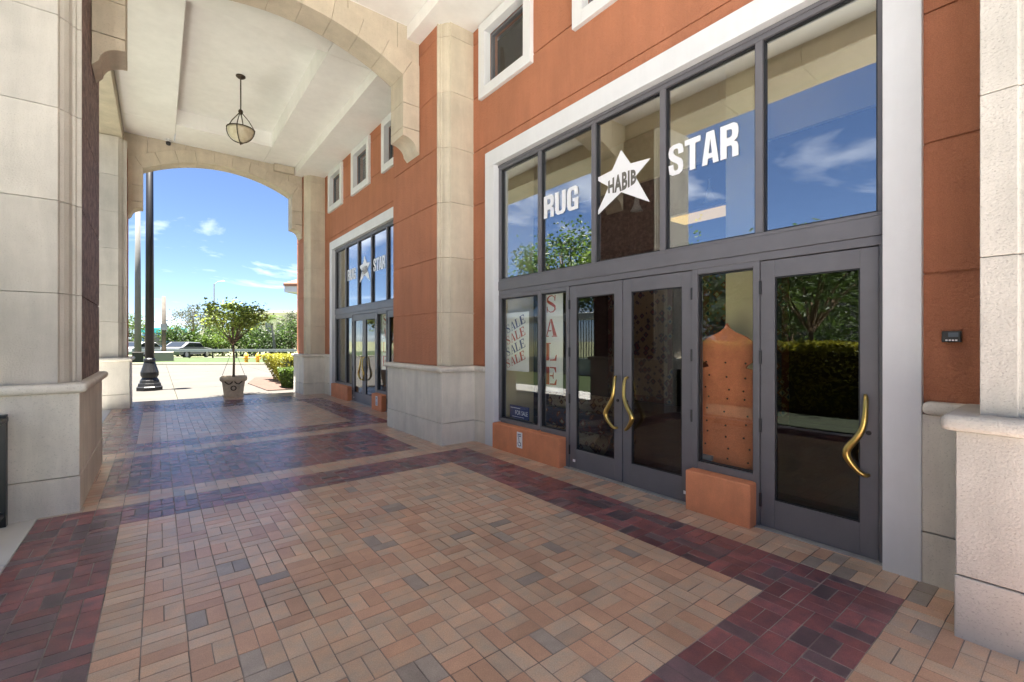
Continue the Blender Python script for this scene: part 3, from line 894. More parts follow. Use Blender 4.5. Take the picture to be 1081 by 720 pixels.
# ------------------------------------------------------------------ things in the shop windows
def serif_letter(ch):
    """stencil-like fat-face capitals in a 1 x 1 box -> list of polygons"""
    if ch == 'L':
        return [[(.0, 0), (.30, 0), (.30, .06), (.0, .06)], [(.08, .06), (.34, .06), (.34, .94), (.08, .94)], [(0, .94), (.46, .94), (.46, 1), (0, 1)],
                [(.38, 0), (.92, 0), (.96, .34), (.90, .34), (.78, .10), (.38, .06)]]
    if ch == 'E':
        return [[(0, 0), (.34, 0), (.34, 1), (0, 1)], [(.38, .94), (.38, 1), (.90, 1), (.92, .70), (.86, .70), (.74, .92)], [(.38, .0), (.92, 0), (.96, .32), (.90, .32), (.76, .08), (.38, .06)],
                [(.38, .47), (.60, .47), (.66, .34), (.70, .34), (.70, .70), (.66, .70), (.60, .54), (.38, .54)]]
    if ch == 'A':
        return [[(.42, 1), (.56, 1), (.96, .06), (.66, .06)], [(.38, .92), (.42, .98), (.44, .80), (.16, .06), (.08, .06)], [(0, 0), (.30, 0), (.30, .05), (0, .05)], [(.56, 0), (1, 0), (1, .05), (.56, .05)],
                [(.24, .30), (.50, .30), (.53, .36), (.26, .36)]]
    if ch == 'S':
        ps = [(.80, .72), (.74, .88), (.56, .96), (.36, .94), (.20, .82), (.20, .66), (.38, .56), (.60, .46), (.80, .34), (.82, .18), (.66, .05), (.44, .03), (.24, .12), (.16, .30)]
        wd = [.03, .04, .05, .07, .12, .16, .18, .18, .16, .12, .07, .05, .04, .03]
        out = []
        for i in range(len(ps) - 1):
            a, b = Vector(ps[i]), Vector(ps[i + 1]); n_ = Vector((-(b - a).y, (b - a).x)).normalized()
            t0 = (Vector(ps[min(i + 1, len(ps) - 1)]) - Vector(ps[max(i - 1, 0)])).normalized(); n0 = Vector((-t0.y, t0.x))
            t1 = (Vector(ps[min(i + 2, len(ps) - 1)]) - Vector(ps[i])).normalized(); n1 = Vector((-t1.y, t1.x))
            out.append([tuple(a + n0 * wd[i] * .5), tuple(b + n1 * wd[i + 1] * .5), tuple(b - n1 * wd[i + 1] * .5), tuple(a - n0 * wd[i] * .5)])
        out += [[(.76, .66), (.84, .66), (.86, .98), (.80, .98)], [(.12, .02), (.18, .02), (.20, .36), (.13, .36)]]
        return out
def word(mb, txt, x, yl, zb, w_, h_, ang=0.0, adv=1.12):
    ca, sa = math.cos(ang), math.sin(ang)
    for i, ch in enumerate(txt):
        for poly in serif_letter(ch):
            n = len(mb.v)
            for p in poly:
                lx_, lz = (i * adv + p[0]) * w_, p[1] * h_
                mb.v.append((x, yl - (lx_ * ca - lz * sa), zb + lx_ * sa + lz * ca))
            mb.face([n + k for k in range(len(poly))])
def tall_banner(dy, label):
    t = empty('sale_banner', (3.95, 4.26 + dy, 0.86), label, 'banner', 'vertical SALE banners in the shop windows')
    b = MB(); b.box(3.948, 3.953, 4.05 + dy, 4.46 + dy, .86, 2.12); b.build('sheet', M['banner'], t)
    b = MB()
    for i, ch in enumerate('SALE'): word(b, ch, 3.9445, 4.365 + dy, 1.86 - i * .305, .22, .225)
    b.build('lettering', M['rust_ink'], t)
    return t
tall_banner(0, 'tall pale banner reading SALE down the glass, beside the near double doors')
tall_banner(PITCH - 2.22, 'pale vertical SALE banner in the distant storefront window')
t = empty('sale_poster', (3.95, 4.95, 1.08), 'pale poster repeating SALE aslant in navy and rust, at the near left window', 'poster')
b = MB(); b.box(3.948, 3.953, 4.70, 5.20, 1.08, 1.90); b.build('sheet', M['banner'], t)
b1, b2 = MB(), MB()
for i in range(4):
    word(b1 if i % 2 == 0 else b2, 'SALE', 3.9445, 5.185, 1.60 - i * .165, .105, .125, R_(20), 1.1)
b1.build('navy_lettering', M['navy_ink'], t); b2.build('rust_lettering', M['rust_ink'], t)
t = empty('for_sale_sign', (3.95, 4.92, .42), 'navy FOR SALE sign standing low in the near left window', 'sign')
b = MB(); b.box(3.945, 3.955, 4.70, 5.12, .42, .60); b.build('board', M['navy'], t)
v, f = text_geo('FOR SALE', 1, .01); v = fit(v, .27, .06)
b = MB(); letters(b, v, f, 3.9425, 4.99, .475)
b.box(3.942, 3.9425, 4.88, 5.10, .562, .570); b.box(3.942, 3.9425, 4.80, 5.06, .443, .449)
b.build('lettering', M['vinyl'], t)
# onion-dome board with drilled dots
t = empty('dome_board', (4.0, 2.02, .42), 'rust orange board cut to an onion dome, standing behind the window', 'display board')
pr = [(-.245, .365), (.245, .365), (.245, 1.27)]
half = [(.245, 1.25), (.165, 1.265), (.175, 1.285), (.232, 1.325), (.252, 1.38), (.248, 1.44), (.222, 1.495), (.17, 1.535), (.11, 1.562), (.06, 1.585), (.024, 1.615), (0, 1.66)]
prof = [(-.245, .365), (.245, .365)] + half + [(-p[0], p[1]) for p in half[:-1]][::-1]
b = MB(); b.prism([(2.02 + p[0], p[1]) for p in prof], 'x', 3.995, 4.015); b.build('board', M['dome'], t, fix=True)
b = MB()
rnd = random.Random(3)
for i in range(9):
    for k in range(3):
        y_, z_ = 2.02 + (-.17 + k * .17) + rnd.uniform(-.03, .03), .45 + i * .105 + rnd.uniform(-.02, .02)
        b.tube([(3.992, y_, z_), (3.9945, y_, z_)], .009, 8)
b.build('stud', M['bronze'], t)
b = MB(); b.box(3.95, 3.99, 2.14, 2.24, .415, .455); b.build('foot', M['galv'], t)
# rugs inside
def rug_mat(name, c1, c2, c3):
    m = bpy.data.materials.new(name); m.use_nodes = True
    nt = m.node_tree; N = nt.nodes.new; L = nt.links.new; bs = nt.nodes['Principled BSDF']; bs.inputs['Roughness'].default_value = .95
    tcn = N('ShaderNodeTexCoord'); v1 = N('ShaderNodeTexVoronoi'); v1.inputs['Scale'].default_value = 9; v1.distance = 'MANHATTAN'
    L(tcn.outputs['Object'], v1.inputs['Vector'])
    r = N('ShaderNodeValToRGB'); r.color_ramp.interpolation = 'CONSTANT'
    r.color_ramp.elements[0].color = (*c1, 1); r.color_ramp.elements[1].color = (*c2, 1); r.color_ramp.elements[1].position = .35
    e = r.color_ramp.elements.new(.6); e.color = (*c3, 1)
    L(v1.outputs['Distance'], r.inputs[0]); L(r.outputs[0], bs.inputs['Base Color'])
    return m
RG = [rug_mat('rug_crimson', (.20, .03, .025), (.05, .03, .05), (.35, .22, .12)), rug_mat('rug_ivory', (.45, .38, .27), (.25, .08, .05), (.10, .08, .10)),
      rug_mat('rug_navy', (.03, .04, .10), (.30, .20, .12), (.18, .04, .03)), rug_mat('rug_gold', (.35, .20, .06), (.12, .05, .03), (.40, .32, .2))]
def hung_rug(x, y0, y1, z0, z1, m, label):
    t = empty('hanging_rug', (x, (y0 + y1) / 2, z0), label, 'rug', 'rugs hanging inside the shop')
    b = MB(); b.box(x, x + .015, y0, y1, z0, z1); b.build('pile', m, t)
    b = MB(); k = .09
    b.box(x - .004, x - .001, y0, y0 + k, z0, z1); b.box(x - .004, x - .001, y1 - k, y1, z0, z1); b.box(x - .004, x - .001, y0 + k, y1 - k, z0, z0 + k); b.box(x - .004, x - .001, y0 + k, y1 - k, z1 - k, z1)
    b.build('border', RG[2] if m != RG[2] else RG[0], t)
    b = MB(); b.tube([(x + .008, y0 - .05, z1 + .01), (x + .008, y1 + .05, z1 + .01)], .015, 8); b.build('rail', M['bronze'], t)
hung_rug(6.4, 4.1, 5.4, .5, 2.9, RG[0], 'crimson patterned rug hanging behind the left leaf of the near double doors')
hung_rug(6.6, 2.5, 3.7, .4, 2.8, RG[1], 'ivory patterned rug hanging behind the right leaf of the near double doors')
hung_rug(7.2, .3, 1.6, .4, 2.8, RG[2], 'navy patterned rug hanging deep behind the single door')
hung_rug(6.6, 11.0, 12.4, .4, 2.8, RG[3], 'golden patterned rug hanging in the distant shop')
t = empty('rug_pile', (4.9, 4.45, 0), 'low pile of rolled striped rugs behind the near left window', 'rug pile')
for i, (x, z, m) in enumerate(((4.55, .14, RG[3]), (4.85, .14, RG[1]), (5.15, .14, RG[0]), (4.70, .38, RG[1]), (5.0, .38, RG[2]), (4.85, .60, RG[3]))):
    b = MB(); b.tube([(x, 3.95, z), (x, 5.15, z)], .135, 16); b.build('rolled_rug', m, t, smooth=False)

# ------------------------------------------------------------------ small wall things
def access_sign(dy, label, yy=4.62):
    x = 3.722; y0 = yy + dy; z0 = .105
    t = empty('accessibility_sign', (x, y0, z0), label, 'sign', 'accessibility signs on the orange bases')
    b = MB(); b.box(x - .003, x + .001, y0 - .055, y0 + .055, z0, z0 + .205); b.build('plate', M['vinyl'], t)
    b = MB(); xx = x - .0045
    def ringp(cy, cz, r, th, a0=0, a1=2 * PI):
        n = 18
        for k in range(n):
            a, c = a0 + (a1 - a0) * k / n, a0 + (a1 - a0) * (k + 1) / n
            b.quad(*[(xx, cy - q * math.cos(e), cz + q * math.sin(e)) for q, e in ((r, a), (r, c), (r - th, c), (r - th, a))])
    ringp(y0, z0 + .055, .034, .009, R_(150), R_(390))
    ringp(y0 + .012, z0 + .128, .010, .010)
    b.quad((xx, y0 + .016, z0 + .115), (xx, y0 + .005, z0 + .115), (xx, y0 - .002, z0 + .065), (xx, y0 + .009, z0 + .065))
    b.quad((xx, y0 + .006, z0 + .075), (xx, y0 - .024, z0 + .075), (xx, y0 - .024, z0 + .066), (xx, y0 + .006, z0 + .066))
    b.quad((xx, y0 - .016, z0 + .07), (xx, y0 - .024, z0 + .07), (xx, y0 - .040, z0 + .025), (xx, y0 - .032, z0 + .025))
    for k in range(2): b.quad((xx, y0 + .035, z0 + .18 - k * .022), (xx, y0 - .035, z0 + .18 - k * .022), (xx, y0 - .035, z0 + .169 - k * .022), (xx, y0 + .035, z0 + .169 - k * .022))
    b.build('symbol', M['navy'], t)
access_sign(0, 'white wheelchair symbol plate on the orange base under the near left window')
access_sign(PITCH, 'white wheelchair symbol plate on the orange base of the distant storefront', 1.95)
t = empty('keypad', (3.79, .535, 1.5), 'small black keypad on the terracotta strip right of the white jamb', 'keypad')
b = MB(); b.box(3.762, 3.799, .492, .578, 1.493, 1.560); b.build('case', M['black'], t, bevel=0.004)
b = MB(); b.box(3.7595, 3.7615, .503, .548, 1.525, 1.551); b.build('screen', M['screen'], t)
b = MB()
for k in range(4): b.box(3.7585, 3.7615, .508 + k * .014, .518 + k * .014, 1.500, 1.509)
b.build('button', M['vinyl'], t)

# ------------------------------------------------------------------ pendant lamp
px_, py_ = 1.295, 10.43
t = empty('pendant_lamp', (px_, py_, CEIL + .36), 'dark bronze bowl pendant lamp hanging from the ceiling coffer', 'pendant lamp')
top = CEIL + .36
b = MB(); b.lathe([(.085, top), (.085, top - .02), (.05, top - .05), (.015, top - .06)], px_, py_, 24); b.build('canopy', M['bronze'], t, smooth=True)
b = MB(); b.tube([(px_, py_, top - .05), (px_, py_, 6.08)], .012, 10); b.build('rod', M['bronze'], t)
b = MB(); b.lathe([(.012, 6.10), (.035, 6.08), (.045, 6.05), (.03, 6.01), (.012, 5.99)], px_, py_, 16); b.build('hub', M['bronze'], t, smooth=True)
bowl = []
for k in range(9):
    a = PI / 2 * k / 8
    bowl.append((.235 * math.sin(a) + .001, 5.70 - .26 * math.cos(a)))
b = MB(); b.lathe(bowl, px_, py_, 32); b.build('bowl', M['alabaster'], t, smooth=True)
b = MB()
ring_ = [(px_ + .24 * math.cos(2 * PI * k / 36), py_ + .24 * math.sin(2 * PI * k / 36), 5.702) for k in range(37)]
b.tube(ring_, .010, 6, cap=False); b.build('rim', M['bronze'], t, smooth=True)
for k in range(4):
    a = PI / 4 + k * PI / 2 + .4
    c_, s_ = math.cos(a), math.sin(a)
    b = MB(); b.tube([(px_ + .02 * c_, py_ + .02 * s_, 6.03), (px_ + .15 * c_, py_ + .15 * s_, 5.87), (px_ + .245 * c_, py_ + .245 * s_, 5.70)], .009, 6)
    b.tube([(px_ + (.249 * math.sin(PI / 2 * q / 8) + .002) * c_, py_ + (.249 * math.sin(PI / 2 * q / 8) + .002) * s_, 5.70 - .272 * math.cos(PI / 2 * q / 8)) for q in range(9)], .009, 6)
    b.build('arm', M['bronze'], t, smooth=True)
b = MB(); b.lathe([(.02, 5.44), (.028, 5.425), (.012, 5.40), (.002, 5.385)], px_, py_, 12); b.build('finial', M['bronze'], t, smooth=True)

# security camera on the ceiling by the far arch
cx_, cy_ = .20, 13.85
t = empty('security_camera', (cx_, cy_, CEIL), 'tiny black security camera under the ceiling by the far arch', 'camera')
b = MB(); b.lathe([(.05, CEIL), (.05, CEIL - .02), (.02, CEIL - .03), (.02, CEIL - .06)], cx_, cy_, 14); b.build('mount', M['white'], t)
b = MB(); b.lathe([(.04, CEIL - .055), (.052, CEIL - .07), (.052, CEIL - .11), (.035, CEIL - .14), (.008, CEIL - .15)], cx_, cy_, 18); b.build('dome', M['black'], t, smooth=True)

# black railing on the open side, ending at the big left pier
t = empty('railing', (-1.05, 2.5, 0), 'short black metal railing butting against the big left pier', 'railing')
b = MB(); b.box(-1.03, -.965, 4.92, 5.47, .84, .88); b.build('top_rail', M['iron'], t, bevel=0.006)
b = MB(); b.box(-1.015, -.98, 4.92, 5.47, .08, .11); b.build('bottom_rail', M['iron'], t)
for y in (4.90, 5.44):
    b = MB(); b.box(-1.03, -.97, y - .03, y + .03, -.006, .90); b.build('post', M['iron'], t)
b = MB()
for k in range(4):
    y = 5.0 + k * .11
    if y < 5.3: b.box(-1.006, -.99, y - .008, y + .008, .11, .84)
b.build('bar', M['iron'], t)

# ================================================================== PLANTS
def leaf(mb, p, s, rnd, droop=0.0):
    d = Vector((rnd.gauss(0, 1), rnd.gauss(0, 1), rnd.gauss(0, .7) - droop)).normalized()
    u = d.cross(Vector((rnd.gauss(0, 1), rnd.gauss(0, 1), rnd.gauss(0, 1)))).normalized()
    n = len(mb.v); w_ = s * .28
    k = d.cross(u) * s * .08
    a = p - d * s * .5; c = p + d * s * .5
    mb.v += [tuple(a), tuple(p + u * w_ + k), tuple(c), tuple(p - u * w_ + k)]
    mb.face([n, n + 1, n + 2, n + 3])
def clumps(mb, centre, rx, ry, rz, nc, nl, cs, ls, rnd, flat=1.0, shell=0.45):
    cen = []
    while len(cen) < nc:
        v = Vector((rnd.uniform(-1, 1), rnd.uniform(-1, 1), rnd.uniform(-1, 1)))
        if not shell < v.length <= 1: continue
        cen.append(Vector((centre[0] + v.x * rx, centre[1] + v.y * ry, centre[2] + v.z * rz)))
    for c in cen:
        k = rnd.uniform(.6, 1.35)
        for _ in range(int(nl * k)):
            q = Vector((rnd.gauss(0, 1), rnd.gauss(0, 1), rnd.gauss(0, flat))) * cs * k * .5
            leaf(mb, c + q, ls * rnd.uniform(.7, 1.3), rnd)
    return cen
def limbs(mb, base, fork, cen, r0, rnd, n=8):
    mb.tube([base, base + (fork - base) * .5 + Vector((rnd.uniform(-.04, .04), rnd.uniform(-.04, .04), 0)) * (fork - base).length, fork], [r0, r0 * .8, r0 * .65], 8)
    for c in rnd.sample(cen, min(n, len(cen))):
        m = fork + (c - fork) * .5 + Vector((0, 0, .08 * (c - fork).length))
        mb.tube([fork, m, c], [r0 * .5, r0 * .3, r0 * .1], 6)
def tree(name, label, base, h, crown_r, crown_h, leafm, seed, group, nc=40, nl=80, cs=.9, ls=.22, tr=.14, cat='tree', fork=.45, flat=.7):
    rnd = random.Random(seed)
    t = empty(name, base, label, cat, group)
    base = Vector(base)
    f = MB(); cen = clumps(f, base + Vector((0, 0, h - crown_h)), crown_r, crown_r, crown_h, nc, nl, cs, ls, rnd, flat)
    tm = MB(); limbs(tm, base, base + Vector((0, 0, h * fork)), cen, tr, rnd, 10)
    tm.build('trunk', M['bark'], t, smooth=True); f.build('crown', M[leafm], t)
    return t
def bush(label, base, rx, ry, h, leafm, seed, group, ang=0.0, nc=26, nl=70, cs=.8, ls=.2):
    rnd = random.Random(seed)
    t = empty('bush', base, label, 'bush', group); base = Vector(base)
    f = MB(); cen = clumps(f, base + Vector((0, 0, h * .5)), rx, ry, h * .46, nc, nl, cs, ls, rnd, .7, .3)
    tm = MB()
    for c in cen[:8]: tm.tube([base + Vector((rnd.uniform(-.1, .1), rnd.uniform(-.1, .1), -.02)), c], [.04, .012], 5)
    tm.build('stem', M['bark'], t); f.build('foliage', M[leafm], t)
    return t
def palm(label, base, h, fl, seed, group, lean=(0, 0), tr=.09, nf=16, leafm='leaf_green'):
    rnd = random.Random(seed)
    t = empty('palm_tree', base, label, 'palm', group); base = Vector(base)
    top = base + Vector((lean[0], lean[1], h))
    b = MB(); b.tube([base, base + Vector((lean[0] * .3, lean[1] * .3, h * .5)), top], [tr * 1.3, tr, tr * .8], 9)
    b.build('trunk', M['pole_conc'], t, smooth=True)
    f = MB()
    for k in range(nf):
        az = 2 * PI * k / nf + rnd.uniform(-.2, .2); el = rnd.uniform(.1, 1.2)
        o = Vector((math.cos(az), math.sin(az), 0)); side = Vector((-o.y, o.x, 0))
        pts = []
        for q in range(10):
            u_ = q / 9
            pts.append(top + o * fl * (u_ * math.cos(el) + u_ * u_ * .25) + Vector((0, 0, fl * (math.sin(el) * u_ - .75 * u_ * u_))))
        f.tube(pts, [.012 * (1 - .08 * q) for q in range(10)], 4)
        for q in range(1, 10):
            ll = fl * .30 * (1 - abs(q / 9 - .45))
            for sgn in (-1, 1):
                for e in (0, .5):
                    p = pts[q] if e == 0 else (pts[q] + pts[q - 1]) * .5
                    d = (pts[q] - pts[q - 1]).normalized()
                    tip = p + side * sgn * ll * .75 + d * ll * .5 - Vector((0, 0, ll * .35))
                    m = (p + tip) * .5 + Vector((0, 0, ll * .08)); wv = d * ll * .07
                    f.quad(p, m + wv, tip, m - wv)
    f.build('crown', M[leafm], t)
    return t

# potted tree under the far arch
PX, PY = 1.62, 14.40
t = empty('potted_tree', (PX, PY, 0), 'slender guyed tree in a square stone planter under the far arch', 'potted tree')
rot = R_(-6.4)
def sqr(h, z): 
    return [(PX + (x * math.cos(rot) - y * math.sin(rot)) * h, PY + (x * math.sin(rot) + y * math.cos(rot)) * h, z) for x, y in ((-1, -1), (1, -1), (1, 1), (-1, 1))]
b = MB()
lv = [(.235, .0), (.235, .04), (.22, .05), (.265, .42), (.30, .44), (.315, .47), (.315, .53), (.29, .545), (.27, .545), (.255, .48)]
n = len(b.v)
for h, z in lv: b.v += sqr(h, z)
for i in range(len(lv) - 1):
    for k in range(4):
        k2 = (k + 1) % 4; b.face([n + i * 4 + k, n + i * 4 + k2, n + i * 4 + 4 + k2, n + i * 4 + 4 + k])
b.face([n, n + 3, n + 2, n + 1]); e = n + (len(lv) - 1) * 4; b.face([e, e + 1, e + 2, e + 3])
pot = b.build('pot', M['pot'], t, bevel=0.006)
fx = Vector((math.sin(rot), -math.cos(rot), 0)); sx = Vector((math.cos(rot), math.sin(rot), 0))
b = MB()
for k in range(8):     # rosette and swags on the front face
    a0, a1 = 2 * PI * k / 8, 2 * PI * (k + 1) / 8
    p0 = Vector((PX, PY, .24)) + fx * .255
    b.tube([p0 + sx * .06 * math.cos(a0) + Vector((0, 0, .06 * math.sin(a0))), p0 + sx * .06 * math.cos(a1) + Vector((0, 0, .06 * math.sin(a1)))], .014, 6)
for sgn in (-1, 1):
    b.tube([Vector((PX, PY, .36)) + fx * .272 + sx * sgn * x + Vector((0, 0, zz)) for x, zz in ((.02, .06), (.07, .0), (.12, -.01), (.17, .03), (.20, .07))], .016, 6)
b.build('swag_relief', M['bronze'], pot).matrix_parent_inverse = Matrix.Identity(4)
rnd = random.Random(11)
b = MB(); b.tube([(PX, PY, .46), (PX + .01, PY, 1.0), (PX - .01, PY, 1.42)], [.032, .027, .024], 8)
f = MB(); cen = clumps(f, (PX, PY, 2.18), .80, .80, .36, 80, 40, .24, .08, rnd, .55, .2)
fk = Vector((PX - .01, PY, 1.40))
for c in cen[:34]:
    m = fk + (c - fk) * .55 + Vector((0, 0, -.02))
    b.tube([fk, m, c], [.013, .008, .003], 5)
b.build('trunk', M['bark'], t, smooth=True); f.build('crown', M['leaf_olive'], t)
for q in sqr(.27, .54):
    b = MB(); b.tube([q, (PX, PY, 1.35)], .0045, 5); b.build('guy_wire', M['iron'], t)

# black lamp post
lp = at(158, 13.9); lx_, ly_ = lp.x, lp.y
t = empty('lamp_post', (lx_, ly_, 0), 'tall black cast iron lamp post with flared base outside the far arch', 'lamp post')
b = MB()
b.lathe([(.34, -.02), (.34, .10), (.31, .12), (.29, .22)], lx_, ly_, 8, True)
b.build('base_block', M['iron'], t, bevel=0.01)
b = MB(); b.lathe([(.25, .22), (.235, .30), (.185, .38), (.225, .46), (.225, .55), (.17, .74), (.14, .86), (.15, .90), (.145, .95), (.12, .98)], lx_, ly_, 16)
b.build('base_shaft', M['iron'], t)
b = MB(); b.tube([(lx_, ly_, .96), (lx_, ly_, 4.5), (lx_, ly_, 8.6)], [.115, .10, .08], 16); b.build('pole', M['iron'], t, smooth=True)
b = MB(); b.lathe([(.10, 8.6), (.22, 8.7), (.28, 8.95), (.22, 9.2), (.05, 9.35)], lx_, ly_, 16); b.build('lantern', M['alabaster'], t, smooth=True)

# hedges beyond the far pier
def hedge(name, label, x0, x1, y0, y1, h, leafm, seed, group, n, ls=.07, taper=.12):
    rnd = random.Random(seed)
    t = empty(name, ((x0 + x1) / 2, (y0 + y1) / 2, 0), label, 'hedge', group)
    f = MB()
    hx, hy, cx, cy = (x1 - x0) / 2, (y1 - y0) / 2, (x0 + x1) / 2, (y0 + y1) / 2
    for _ in range(n):
        u_, v_ = rnd.uniform(-1, 1), rnd.uniform(-1, 1); z = rnd.uniform(.06, 1)
        k = rnd.random()
        if k < .45: z = 1 - abs(rnd.gauss(0, .05))
        elif k < .72: u_ = math.copysign(1 - abs(rnd.gauss(0, .06)), u_)
        elif k < .92: v_ = math.copysign(1 - abs(rnd.gauss(0, .06)), v_)
        tp = 1 - taper * (1 - z)
        bump_ = .04 * math.sin(cx * 3 + u_ * hx * 6) * math.cos(v_ * hy * 5)
        leaf(f, Vector((cx + u_ * hx * tp + bump_, cy + v_ * hy * tp + bump_, z * h + bump_ + rnd.gauss(0, .015))), ls * rnd.uniform(.7, 1.3), rnd)
    f.build('foliage', M[leafm], t)
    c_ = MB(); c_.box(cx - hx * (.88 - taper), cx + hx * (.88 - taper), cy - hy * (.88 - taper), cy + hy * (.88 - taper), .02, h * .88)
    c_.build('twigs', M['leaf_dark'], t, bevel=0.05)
    return t
GH = 'clipped hedges in beds'
hedge('hedge', 'clipped yellow green hedge beside the far right pier', 3.15, 6.2, 17.3, 19.9, .98, 'leaf_yellow', 21, GH, 15000, .075, .3)
hedge('hedge', 'low dark green hedge in front of the yellow one', 3.05, 5.5, 15.35, 16.5, .62, 'leaf_bright', 22, GH, 9000, .065, .1)
hedge('hedge', 'long clipped hedge along the open side, mirrored in the door glass', -3.5, -2.65, 1.5, 6.2, 1.46, 'leaf_yellow', 23, GH, 16000, .10, .05)

# ------------------------------------------------------------------ far street
def hydrant(px, d, label):
    p = at(px, d, .05)
    t = empty('fire_hydrant', p, label, 'hydrant', 'yellow hydrants by the kerb')
    b = MB(); b.lathe([(.15, .05), (.15, .10), (.10, .12), (.10, .48), (.135, .50), (.135, .54), (.11, .60), (.06, .68), (.02, .72)], p.x, p.y, 14)
    b.build('barrel', M['yellow'], t)
    for sgn in (-1, 1):
        b = MB(); a = Vector((CS, -SN, 0)) * sgn
        b.tube([p + a * .08 + Vector((0, 0, .33)), p + a * .19 + Vector((0, 0, .33))], .055, 10); b.build('nozzle', M['yellow'], t)
hydrant(260, 29.6, 'slim yellow fire hydrant on the lawn strip, left one')
hydrant(272, 29.4, 'broader yellow fire hydrant on the lawn strip nearer the hedge')
p = at(283, 29.5, .05)
b = MB(); b.tube([p, p + Vector((0, 0, .66))], .07, 10)
b.lathe([(.07, .70), (.075, .71), (.075, .75), (.03, .79)], p.x, p.y, 10)
tag(b.build('bollard', M['pole_wood']), 'short brown wooden post beside the yellow hedge', 'bollard')
# guard rail along the far edge of the lawn
t = empty('guard_rail', P(-20, 38.6), 'long pale steel guard rail along the far edge of the lawn', 'guard rail')
b = MB()
for za, zb, o in ((.60, .68, 0), (.68, .74, .05), (.74, .82, 0)):
    p0, p1 = P(-32, 38.6 + o), P(2, 38.6 + o); q0, q1 = P(-32, 38.66 + o), P(2, 38.66 + o)
    b.prism([(p0.x, p0.y), (p1.x, p1.y), (q1.x, q1.y), (q0.x, q0.y)], 'z', za, zb)
b.build('rail', M['galv'], t, fix=True)
for k in range(17):
    p = P(-31.5 + k * 2, 38.75, .05)
    b = MB(); b.box(p.x - .06, p.x + .06, p.y - .06, p.y + .06, .0, .72); b.build('post', M['pole_wood'], t)
# poles
p = at(145.5, 31)
t = empty('concrete_pole', p, 'tall pale concrete pole left of the black lamp post', 'pole')
b = MB(); b.tube([p, p + Vector((0, 0, 13))], [.20, .12], 12); b.build('shaft', M['pole_conc'], t, smooth=True)
b = MB(); b.box(p.x - .3, p.x + .3, p.y - .3, p.y + .3, -.03, .75); b.build('footing', M['concrete_pale'], t, bevel=0.03)
p = at(173, 33.5, .05)
t = empty('utility_pole', p, 'short weathered wooden pole with a box, rising from a concrete block', 'pole')
b = MB(); b.tube([p, p + Vector((0, 0, 4.75))], [.15, .12], 10); b.build('shaft', M['pole_wood'], t, smooth=True)
b = MB(); b.box(p.x - .2, p.x + .2, p.y - .25, p.y - .1, 2.3, 2.75); b.tube([p + Vector((-.3, 0, 2.95)), p + Vector((.3, 0, 2.95))], .04, 8); b.build('meter_box', M['galv'], t)
b = MB(); q = at(171.5, 33.0)
b.box(q.x - .75, q.x + .65, q.y - .45, q.y + .35, .0, .72); b.build('footing', M['concrete'], t, bevel=0.04)
p = at(226, 62)
t = empty('street_lamp', p, 'thin grey street lamp rising above the far trees', 'street lamp')
b = MB(); b.tube([p, p + Vector((0, 0, 9.3))], [.13, .08], 8); b.build('pole', M['galv'], t)
b = MB(); b.tube([p + Vector((0, 0, 9.2)), p + Vector((.4, -.2, 9.6)), p + Vector((.9, -.5, 9.7))], .05, 6); b.lathe([(.05, 9.62), (.25, 9.64), (.2, 9.78), (.05, 9.82)], p.x + 1.0, p.y - .55, 10); b.build('lamp_head', M['galv'], t)
# bus shelter with teal roof
t = empty('kiosk', at(160, 58), 'small kiosk with a teal roof and blue front behind the lamp post', 'kiosk')
def obox(mb, px0, px1, d0, d1, z0, z1):
    a, b_, c, e = at(px0, d0), at(px1, d0), at(px1, d0) + P(0, d1 - d0), at(px0, d0) + P(0, d1 - d0)
    mb.prism([(a.x, a.y), (b_.x, b_.y), (c.x, c.y), (e.x, e.y)], 'z', z0, z1)
b = MB(); obox(b, 148, 173.5, 57, 61, 2.55, 3.15); b.build('roof', M['teal'], t, bevel=.05, fix=True)
b = MB(); obox(b, 150, 172, 57.6, 60, -.05, 2.55); b.build('body', M['blue'], t, fix=True)
b = MB(); obox(b, 151.5, 170, 57.53, 57.58, 1.0, 2.2); b.build('window', M['win_dark'], t, fix=True)
# parked cars
def car(px, d, label, paint, ang):
    p = at(px, d, -.03)
    t = empty('parked_car', p, label, 'car', 'parked cars beyond the guard rail')
    ca, sa = math.cos(ang), math.sin(ang)
    def tr_(mb):
        mb.v = [(p.x + x * ca - y * sa, p.y + x * sa + y * ca, p.z + z) for x, y, z in mb.v]; return mb
    b = MB(); b.prism([(-2.2, .32), (2.2, .32), (2.25, .60), (2.1, .82), (1.1, .95), (.45, 1.40), (-1.0, 1.45), (-1.75, 1.02), (-2.2, .95), (-2.25, .6)], 'y', -.86, .86)
    bd = tr_(b).build('body', M[paint], t, bevel=.07, fix=True)
    b = MB(); b.prism([(.98, .98), (.42, 1.34), (-.95, 1.38), (-1.55, 1.02)], 'y', -.868, .868); tr_(b).build('side_window', M['win_dark'], t, fix=True)
    b = MB(); b.quad((1.13, -.7, .97), (1.13, .7, .97), (.50, .62, 1.385), (.50, -.62, 1.385)); b.quad((-1.77, -.7, 1.05), (-1.77, .7, 1.05), (-1.06, .62, 1.44), (-1.06, -.62, 1.44))
    tr_(b).build('windscreen', M['win_dark'], t)
    for x in (-1.35, 1.35):
        for y in (-.80, .80):
            b = MB(); b.tube([(x, y - .1, .32), (x, y + .1, .32)], .32, 16); wh = tr_(b).build('wheel', M['rubber'], t)
            b = MB(); yy_ = y + math.copysign(.105, y); b.tube([(x, yy_ - .01, .32), (x, yy_ + .01, .32)], .2, 12); tr_(b).build('rim', M['galv'], wh).matrix_parent_inverse = Matrix.Identity(4)
car(151, 41.7, 'white parked car half hidden by the black lamp post', 'car_white', PI / 2 - YAW)
